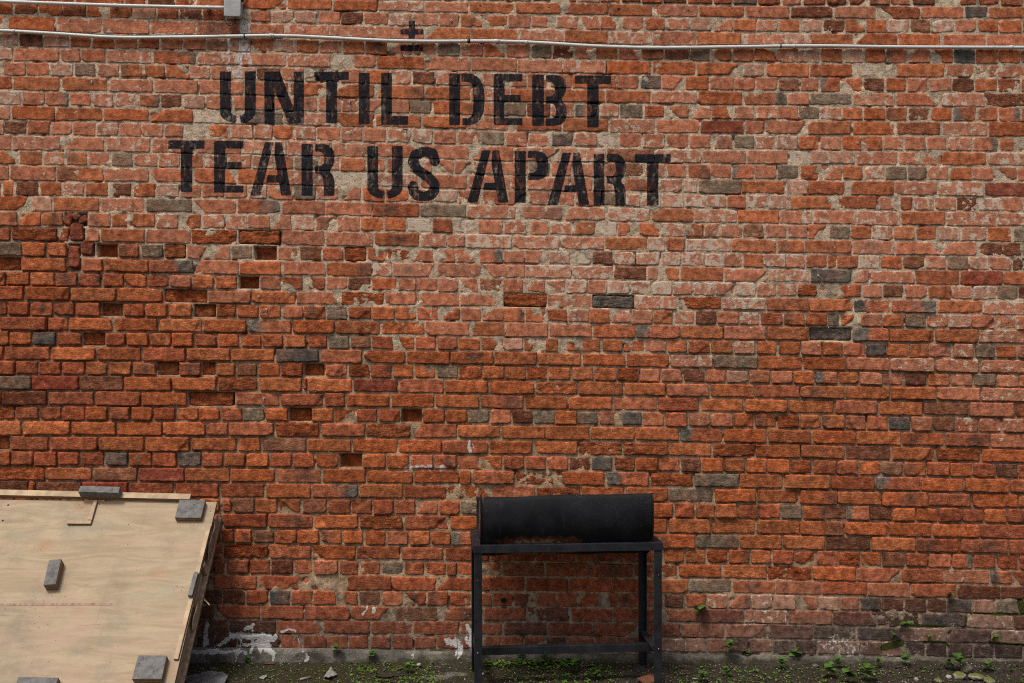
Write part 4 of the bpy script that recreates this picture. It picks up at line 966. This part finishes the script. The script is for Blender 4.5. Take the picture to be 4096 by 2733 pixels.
for c, x, y in ((0, 120, 268), (0, 2330, 306), (1, 175, 306), (2, 228, 362), (3, 385, 396), (3, 2240, 406)): clip_at(c, x, y, con)
def sleeve(c, x, y, half, r, mat, name, root):
    a, b = on_y(*sheet(c, x - half, y), YP), on_y(*sheet(c, x + half, y + (.0 if half < 20 else 1)), YP)
    return at_root(tube(name, [a, b], r, mat, None, 14), root)
sleeve(1, 2105, 353, 32, .0103, M_PVC, 'coupling', con)
for c, x, y, hw in ((0, 2090, 309, 5), (1, 1870, 354, 12), (3, 270, 396, 5)): sleeve(c, x, y, hw, .0104, M_BLACK, 'cable_tie', con)
up_px = sh(0, [(-420, -4), (0, 12), (500, 31), (1000, 48), (1500, 60), (1960, 67)])
upp = smooth_path(on_wall_path(up_px, YP - .004), 5)
con2 = empty('conduit', tuple(upp[0]), 'short white conduit running into the junction box at the top', 'conduit')
at_root(tube('pipe', upp, .0090, M_PVC, None, 14), con2)
for c, x, y in ((0, 985, 47), (0, 1775, 64)): clip_at(c, x, y, con2)
bc = on_y(*sheet(0, 1994, 80), -.03); s2 = .0405
jb = empty('junction_box', (bc[0], 0, bc[2]), 'grey square plastic junction box with a black cable loop', 'junction box')
def rounded_box(name, hx, y0, y1, hz, r, mat, parent):
    ring = []
    for cx, cz, a0 in ((hx - r, hz - r, 0), (-hx + r, hz - r, 90), (-hx + r, -hz + r, 180), (hx - r, -hz + r, 270)):
        for k in range(6):
            a = math.radians(a0 + 18 * k); ring.append((cx + r * math.cos(a), cz + r * math.sin(a)))
    n = len(ring); V = [(p[0], y0, p[1]) for p in ring] + [(p[0], y1, p[1]) for p in ring]
    F = [tuple(range(n))[::-1], tuple(range(n, 2 * n))] + [(i, (i + 1) % n, (i + 1) % n + n, i + n) for i in range(n)]
    o = mesh_py(name, V, F, mat, parent); return bevel(o, .0035, 3)
rounded_box('box_base', s2 - .0005, -.001, -.036, s2 - .0005, .009, M_BOX, jb)
rounded_box('lid', s2 + .0015, -.0365, -.052, s2 + .0015, .010, M_BOX, jb)
cb = smooth_path([(-.041, -.028, .005), (-.045, -.030, -.020), (-.040, -.034, -.058), (-.022, -.036, -.080), (0, -.034, -.076), (.010, -.030, -.058), (.008, -.026, -.040)], 6)
tube('cable_loop', cb, .0032, M_BLACK, jb, 8)
box('top_gland', (-.034, .046, -.036, -.004, .0415, .056), M_BLACK, jb, .003)
tube('cable_stub', smooth_path([(.030, -.02, .05), (.050, -.014, .075), (.045, -.010, .12)], 5), .007, M_BLACK, jb, 8)
cab_px = [(p[0], p[1] - 8.6 - (2.2 if 700 < p[0] < 1000 or 2150 < p[0] < 3000 else .0)) for p in low_px]
cab = smooth_path(on_wall_path(cab_px, -.010), 5)
co = tube('cable', cab, .0017, M_BLACK, None, 6); tag(co, 'thin black cable strung along the top of the long conduit', 'cable')

# ---- wall plugs, wires and nails ---------------------------------------------------------------------------------
def plug(c, row, x, y, label, wire=None):
    p = on_y(*sheet(c, x, y, row), .0)
    root = empty('wall_anchor', (p[0], 0, p[2]), label, 'wall anchor', 'anchors left in the wall')
    R0, R1 = .0052, .0024; n = 12; V, F = [], []
    for yy in (-.0035, .006):
        for r in (R0, R1):
            for k in range(n): V.append((r * math.cos(2 * math.pi * k / n), yy - .002, r * math.sin(2 * math.pi * k / n)))
    for k in range(n):
        k2 = (k + 1) % n; F += [(k, k2, n + k2, n + k), (k, 2 * n + k, 2 * n + k2, k2), (n + k, n + k2, 3 * n + k2, 3 * n + k)]
    mesh_py('plug', V, F, M_PLUG, root, True)
    V, F = tube_arrays([(0, .006, 0), (0, -.001, 0)], .0022, 8); mesh_py('screw', V, F, M_RUSTNAIL, root)
    for w in wire or ():
        pts = [(on_y(*sheet(c, a, b_, row), 0)[0] - p[0], -.007 - .004 * (i % 2), on_y(*sheet(c, a, b_, row), 0)[2] - p[2]) for i, (a, b_) in enumerate(w)]
        tube('wire', smooth_path(pts, 4) if len(pts) > 2 else pts, .0013, M_STEEL, root, 6)
    return root
plug(0, 'A', 785, 698, 'bent metal wall anchor in a brick left of the letter U', [[(745, 694), (770, 686), (785, 698)], [(785, 698), (795, 715), (803, 730)]])
plug(1, 'A', 849, 866, 'green plugged wall anchor with hanging wire between letters T and I', [[(850, 866), (856, 890), (862, 905), (868, 950)], [(820, 925), (845, 915), (862, 905)]])
plug(1, 'A', 1722, 178, 'small ring plug in the brick right of the plus-like mark')
plug(3, 'A', 925, 1222, 'small ring plug in a brick at upper right')
plug(0, 'B', 2212, 1082, 'pale ring plug in the orange brick above the hooked wire anchor')
plug(0, 'B', 2278, 1190, 'wall anchor with short hooked wire left of the wall middle', [[(2278, 1190), (2286, 1210), (2270, 1222), (2285, 1240)], [(2248, 1232), (2290, 1226)], [(2255, 1250), (2258, 1236)]])
plug(0, 'C', 2255, 497, 'green wall anchor with dangling forked wire over a grey header brick', [[(2255, 497), (2252, 530), (2250, 555), (2272, 592)], [(2250, 555), (2246, 580)]])
plug(3, 'B', 590, 903, 'wire loop hanging from an anchor in a dark slate brick', [[(590, 903), (606, 925), (612, 950), (635, 985), (670, 1020), (694, 1042), (690, 1054), (665, 1035), (640, 1005), (622, 975)]])
def nail(c, row, pts, label):
    q = [on_y(*sheet(c, a, b_, row), 0) for a, b_ in pts]
    P_ = [(v[0], .006 - .018 * i / (len(q) - 1) * 1.6, v[2]) for i, v in enumerate(q)]
    tag(tube('nail', P_, .0026, M_RUSTNAIL, None, 6), label, 'nail', 'old nails in the wall')
nail(1, 'A', [(1298, 470), (1318, 496), (1290, 520)], 'bent black nail in the brick under the plus-like mark')
nail(1, 'A', [(1348, 1105), (1312, 1118)], 'short dark nail stub under the letter L')
nail(2, 'C', [(1830, 1012), (1865, 975), (1912, 1015)], 'rusty twisted nail in a joint right above the drum height')
nail(2, 'D', [(1800, 285), (1785, 310), (1762, 332)], 'thin bent nail over the grey brick right of the stand')
# ---- weeds ---------------------------------------------------------------------------------------------------------
def leaf_mesh(seed):
    r_ = random.Random(seed); n = 7; V, F = [], []
    for i in range(n):
        t = i / (n - 1); w = .5 * math.sin(math.pi * min(1, t * 1.02) ** .8) ** .75 * (1 + .10 * (-1) ** i) + .02
        bend = -.25 * t * t + .1 * t
        V += [(-w * .9, t, bend + .10 * w), (0, t, bend - .02), (w * .9, t, bend + .10 * w)]
    for i in range(n - 1):
        q = 3 * i; F += [(q, q + 1, q + 4, q + 3), (q + 1, q + 2, q + 5, q + 4)]
    me = bpy.data.meshes.new('leaf'); me.from_pydata(V, [], F); me.polygons.foreach_set('use_smooth', [True] * len(me.polygons)); me.materials.append(M_LEAF); return me
LEAVES = [leaf_mesh(i) for i in range(3)]
def weed(base, size, label, nl=7, lean=(0, -.5), leafs=.42):
    """a stem with opposite pairs of leaves"""
    root = empty('weed', tuple(base), label, 'weed', 'weeds at the foot of the wall and in its joints')
    tip = Vector((lean[0] * size * .6 + random.uniform(-.1, .1) * size, lean[1] * size * .8, size * .80))
    path = smooth_path([(0, 0, -.004), tuple(tip * .5 + Vector((random.uniform(-.06, .06) * size, 0, .06 * size))), tuple(tip)], 5)
    V, F = tube_arrays(path, [.0016 * (1 - .5 * i / (len(path) - 1)) for i in range(len(path))], 5); mesh_py('stem', V, F, M_STEM, root, True)
    for k in range(nl):
        t = 1.0 - .55 * (k // 2) / max(1, (nl - 1) // 2) if k else 1.0
        p = Vector(path[min(len(path) - 1, int(t * (len(path) - 1)))])
        o = bpy.data.objects.new('leaf', LEAVES[k % 3]); COL.objects.link(o); o.parent = root
        s = size * leafs * random.uniform(.75, 1.15) * (1.0 if k else .8)
        az = k * math.radians(137) + random.uniform(-.3, .3)
        o.location = p; o.scale = (s, s, s); o.rotation_euler = (random.uniform(-.1, .55), random.uniform(-.25, .25), az)
    return root
WALL_WEEDS = [(2800, 2462, 40, 'four-leaved weed sprouting from the wall just right of the stand leg'), (3797, 2396, 24, 'small weed in a high joint under a dark brick at lower right'),
 (3620, 2522, 34, 'drooping weed over the dark grey brick at lower right'), (3576, 2560, 26, 'small weed at the foot of the dark grey brick'), (3716, 2560, 18, 'tiny reddish-green sprout on the brick above the moss line'),
 (3976, 2572, 32, 'weed hanging in the joint near the right edge'), (2912, 2612, 46, 'leafy weed standing against pale bricks right of the stand'), (1350, 2618, 34, 'weed rooted on the concrete ledge under the wall middle'),
 (1492, 2634, 30, 'round-leaved weed on the ledge left of the stand')]
for px, py, s, lab in WALL_WEEDS:
    y = -.004 if py < 2575 else -.026
    weed(on_y(px, py, y), s / 798 * 1.35, lab, 7, (0, -.55), .54)
GROUND_WEEDS = [(3180, 2655, 56, 'tall weed with paired leaves against the ledge right of the stand', 9), (2985, 2648, 44, 'leafy clump below the pale brick right of the stand', 9), (3128, 2676, 44, 'bushy weed left of the tall paired-leaf weed', 8),
 (3245, 2652, 34, 'low weed just right of the tall paired-leaf weed', 7), (3342, 2672, 40, 'thin upright weed under the whitish bricks', 6), (3512, 2672, 36, 'dark green weed against the ledge at lower right', 6), (3622, 2662, 44, 'weed climbing the ledge below the mossy header', 7),
 (3796, 2678, 42, 'pair-leaved weed left of the taller ledge weed near the right', 7), (3842, 2672, 52, 'taller ledge weed near the right, above the mossy stones', 7), (3946, 2690, 48, 'thin weed on the ledge nearest the right edge', 6),
 (3315, 2712, 56, 'broad bright weed on the ground at lower right', 9), (3462, 2728, 64, 'dark bushy weed standing alone on the ground at lower right', 10), (3395, 2732, 56, 'bright leafy weed at the bottom edge between two bushier ones', 10),
 (2378, 2722, 44, 'bright four-leaved weed under the stand', 8), (2278, 2694, 58, 'tall dark weed under the stand near the wall', 9), (2812, 2728, 40, 'spreading weed right of the stand near the bottom edge', 8),
 (2906, 2706, 34, 'dark low weed right of the stand on bare soil', 7), (1640, 2692, 36, 'feathery weed left of the stand beside the cement smear', 9), (985, 2652, 24, 'small weed at the ledge right of the plywood panel', 6),
 (862, 2700, 26, 'small sprout on the soil beside the plywood panel', 5), (2085, 2648, 34, 'weed clump behind the stand left leg', 8), (2180, 2652, 36, 'weed clump at the wall foot seen under the stand', 8)]
for px, py, s, lab, nl in GROUND_WEEDS:
    weed(gpt(px, min(py, 2760)), s / 830 * 1.3, lab, nl + 2, (random.uniform(-.2, .2), -.25), .46)

# low sprouts: nobody could count them
V, F = [], []; r_ = random.Random(3)
def sprout(px, py, s):
    p = gpt(px, py)
    for _ in range(r_.choice((3, 4, 5))):
        az = r_.uniform(0, 6.28); c, q = math.cos(az), math.sin(az); l = s * r_.uniform(.6, 1.2); w = l * .42; up = r_.uniform(.1, .8) * l; b0 = len(V); z0 = p[2] + r_.uniform(.002, .5 * s)
        for a, b_, h in ((0, 0, 0), (.45, -w / l, .6), (1.0, 0, .8), (.45, w / l, .6), (.5, 0, .45)):
            V.append((p[0] + c * a * l - q * b_ * l, p[1] + q * a * l + c * b_ * l, z0 + h * up))
        F.extend([(b0, b0 + 1, b0 + 4), (b0 + 1, b0 + 2, b0 + 4), (b0 + 2, b0 + 3, b0 + 4), (b0 + 3, b0, b0 + 4)])
for _ in range(900):
    px = r_.choice((r_.uniform(1900, 4096), r_.uniform(2700, 3600), r_.uniform(2000, 2450), r_.uniform(1400, 1750))); sprout(px, r_.uniform(2652 if px < 2600 else 2668, 2755), r_.uniform(.006, .014))
for _ in range(330):
    px = r_.uniform(700, 1900); sprout(px, r_.uniform(2652, 2755), r_.uniform(.004, .010))
for _ in range(170):
    px = r_.uniform(1940, 2330); sprout(px, r_.gauss(2655, 7), r_.uniform(.010, .020))
tag(mesh_py('ground_cover', V, F, M_COVER, None, True), 'scattered tiny green sprouts over the soil', 'sprouts', kind='stuff')

# gravel and crumbs
def lump(c, s, seed, sub=1, flat=.6):
    r2 = random.Random(seed); V = []; phi = (1 + 5 ** .5) / 2
    base = [(-1, phi, 0), (1, phi, 0), (-1, -phi, 0), (1, -phi, 0), (0, -1, phi), (0, 1, phi), (0, -1, -phi), (0, 1, -phi), (phi, 0, -1), (phi, 0, 1), (-phi, 0, -1), (-phi, 0, 1)]
    f = [(0, 11, 5), (0, 5, 1), (0, 1, 7), (0, 7, 10), (0, 10, 11), (1, 5, 9), (5, 11, 4), (11, 10, 2), (10, 7, 6), (7, 1, 8), (3, 9, 4), (3, 4, 2), (3, 2, 6), (3, 6, 8), (3, 8, 9), (4, 9, 5), (2, 4, 11), (6, 2, 10), (8, 6, 7), (9, 8, 1)]
    a = r2.uniform(0, 6.28); ca, sa = math.cos(a), math.sin(a); el = r2.uniform(.6, 1.0)
    for p in base:
        k = r2.uniform(.38, .62) * s / 1.0; x, y, z = p[0] * k, p[1] * k * el, p[2] * k * flat
        V.append((c[0] + x * ca - y * sa, c[1] + x * sa + y * ca, c[2] + z))
    return V, f
for nm, cnt, mat, lo, hi, rgx in (('gravel', 1000, M_STONE, .0012, .0042, (700, 4096)), ('brick_crumbs', 160, M_RUST, .0012, .004, (700, 4096)), ('soil_clods', 500, M_SOIL, .003, .010, (1900, 4096))):
    V, F = [], []
    for i in range(cnt):
        px, py = r_.uniform(*rgx), r_.uniform(2652, 2760); p = gpt(px, py, .001); v, f = lump(p, r_.uniform(lo, hi), i * 3 + cnt); b0 = len(V); V += v; F += [tuple(q + b0 for q in t) for t in f]
    tag(mesh_py(nm, V, F, mat), kind='stuff')
# stones one can pick out
def stone(px, py, w, label, mat, seed, flat=.6, name='stone'):
    p = gpt(px, py); s = w / 830 * .55
    V, F = lump((0, 0, s * .35), s, seed, flat=flat)
    o = mesh_py(name, V, F, mat, None, True, loc=tuple(p)); m = o.modifiers.new('sub', 'SUBSURF'); m.levels = m.render_levels = 2
    tx = bpy.data.textures.new('stone_relief', 'CLOUDS'); tx.noise_scale = s * .5
    dm = o.modifiers.new('relief', 'DISPLACE'); dm.texture = tx; dm.strength = s * .35
    tag(o, label, 'stone', 'stones on the ground'); return o
stone(3835, 2716, 70, 'large yellow-green mossy stone at lower right', M_MOSSY, 11); stone(3905, 2722, 80, 'mossy stone beside the largest one, flatter', M_MOSSY, 12, .4); stone(3960, 2735, 60, 'mossy stone at the bottom edge near the right corner', M_MOSSY, 13)
stone(3795, 2716, 34, 'white chalky stone left of the large mossy stone', M_STONE, 14); stone(3665, 2722, 26, 'small white pebble alone on the soil at lower right', M_STONE, 15); stone(3752, 2730, 40, 'pale stone at the bottom edge left of the mossy stones', M_MOSSY, 16)
stone(3262, 2670, 34, 'grey lump of mortar against the ledge right of the stand', M_CONC, 17); stone(2165, 2650, 22, 'pale stone under the stand close to the wall', M_STONE, 18); stone(1930, 2700, 22, 'grey pebble beside the stand front left leg', M_STONE, 19); stone(3862, 2690, 60, 'broad grey stone leaning on the ledge at right', M_CONC, 20, .9)
stone(1675, 2664, 26, 'pinkish stone left of the stand close to the ledge', M_STONE, 21)
# litter
def sheet_thing(name, pts, label, cat, mat, th=.002, lift=.004, curl=.012, seed=1):
    r2 = random.Random(seed); base = [gpt(*q) for q in pts]; c = sum(base) / len(base)
    top = [np.array(b_) - c + np.array([0, 0, lift + r2.uniform(0, curl)]) for b_ in base]; n = len(top); V = [tuple(t) for t in top] + [(0, 0, lift + curl * .6)]
    F = [(i, (i + 1) % n, n) for i in range(n)]
    o = mesh_py(name, V, F, mat, None, False, loc=tuple(c)); s = o.modifiers.new('sub', 'SUBSURF'); s.subdivision_type = 'SIMPLE'; s.levels = s.render_levels = 3
    tx = bpy.data.textures.new(name + '_creases', 'CLOUDS'); tx.noise_scale = .02
    d = o.modifiers.new('creases', 'DISPLACE'); d.texture = tx; d.strength = .010; m = o.modifiers.new('solid', 'SOLIDIFY'); m.thickness = th
    return tag(o, label, cat)
M_LEAFDRY = simple('dry_grey_leaf', (0.26, 0.25, 0.235), 0.8, 0.25, 60, 0.001); M_SHEET = simple('dirty_grey_sheet', (0.13, 0.135, 0.14), 0.6, 0.35, 20, 0.002); M_BARK = simple('dark_bark', (0.035, 0.024, 0.018), 0.9, 0.3, 50, 0.002); M_TERR = simple('terracotta', (0.16, 0.062, 0.032), 0.85, 0.25, 30, 0.001)
sheet_thing('dry_leaf', [(1294, 2716), (1312, 2690), (1324, 2678), (1336, 2690), (1348, 2704), (1334, 2716), (1316, 2728)], 'crumpled grey dry leaf on the mossy soil', 'leaf', M_LEAFDRY, .001, .004, .020, 4)
sheet_thing('plastic_sheet', [(740, 2722), (800, 2712), (830, 2702), (850, 2706), (895, 2710), (912, 2728), (890, 2752), (750, 2760)], 'torn dirty grey sheet on the ground beside the plywood panel', 'plastic sheet', M_SHEET, .002, .006, .020, 5)
sheet_thing('bark_strip', [(1500, 2712), (1540, 2704), (1580, 2706), (1608, 2694), (1596, 2708), (1570, 2716), (1530, 2718)], 'dark curved strip of bark left of the stand', 'bark', M_BARK, .002, .004, .010, 6)
sheet_thing('tile_shard', [(2548, 2728), (2575, 2716), (2606, 2708), (2622, 2712), (2622, 2745), (2580, 2750)], 'rusty brown shard by the stand front right leg', 'shard', M_TERR, .006, .010, .006, 7)
sheet_thing('paper_scrap', [(1036, 2718), (1050, 2710), (1066, 2708), (1068, 2714), (1054, 2722)], 'pale scrap lying on the soil right of the panel', 'scrap', M_LEAFDRY, .0015, .004, .006, 8)
a, b = gpt(1200, 2722, .005), gpt(1242, 2715, .006); tag(tube('tube_stub', [a, b], .0052, M_LEAFDRY, None, 10), 'short grey plastic tube stub on the soil', 'tube')
a, b = gpt(1056, 2659, .004), gpt(1098, 2660, .004); tag(tube('stick', [a, (a + b) / 2 + np.array([0, 0, .002]), b], [.004, .0046, .003], M_TERR, None, 8), 'short reddish stick at the foot of the ledge', 'stick')
a, b = gpt(2770, 2718, .004), gpt(2792, 2719, .004); tag(tube('cigarette_butt', [a, b], .0035, M_STONE, None, 8), 'white cigarette butt right of the stand', 'cigarette')
p = gpt(2556, 2688, .003); V, F = tube_arrays([(p[0], p[1], p[2]), (p[0] + .001, p[1], p[2] + .005)], [.013, .012], 14); tag(mesh_py('bottle_cap', V, F, simple('blue_grey_metal', (.05, .06, .09), .45, .2, 40, 0, .3)), 'blue-grey bottle cap under the stand right side', 'bottle cap')
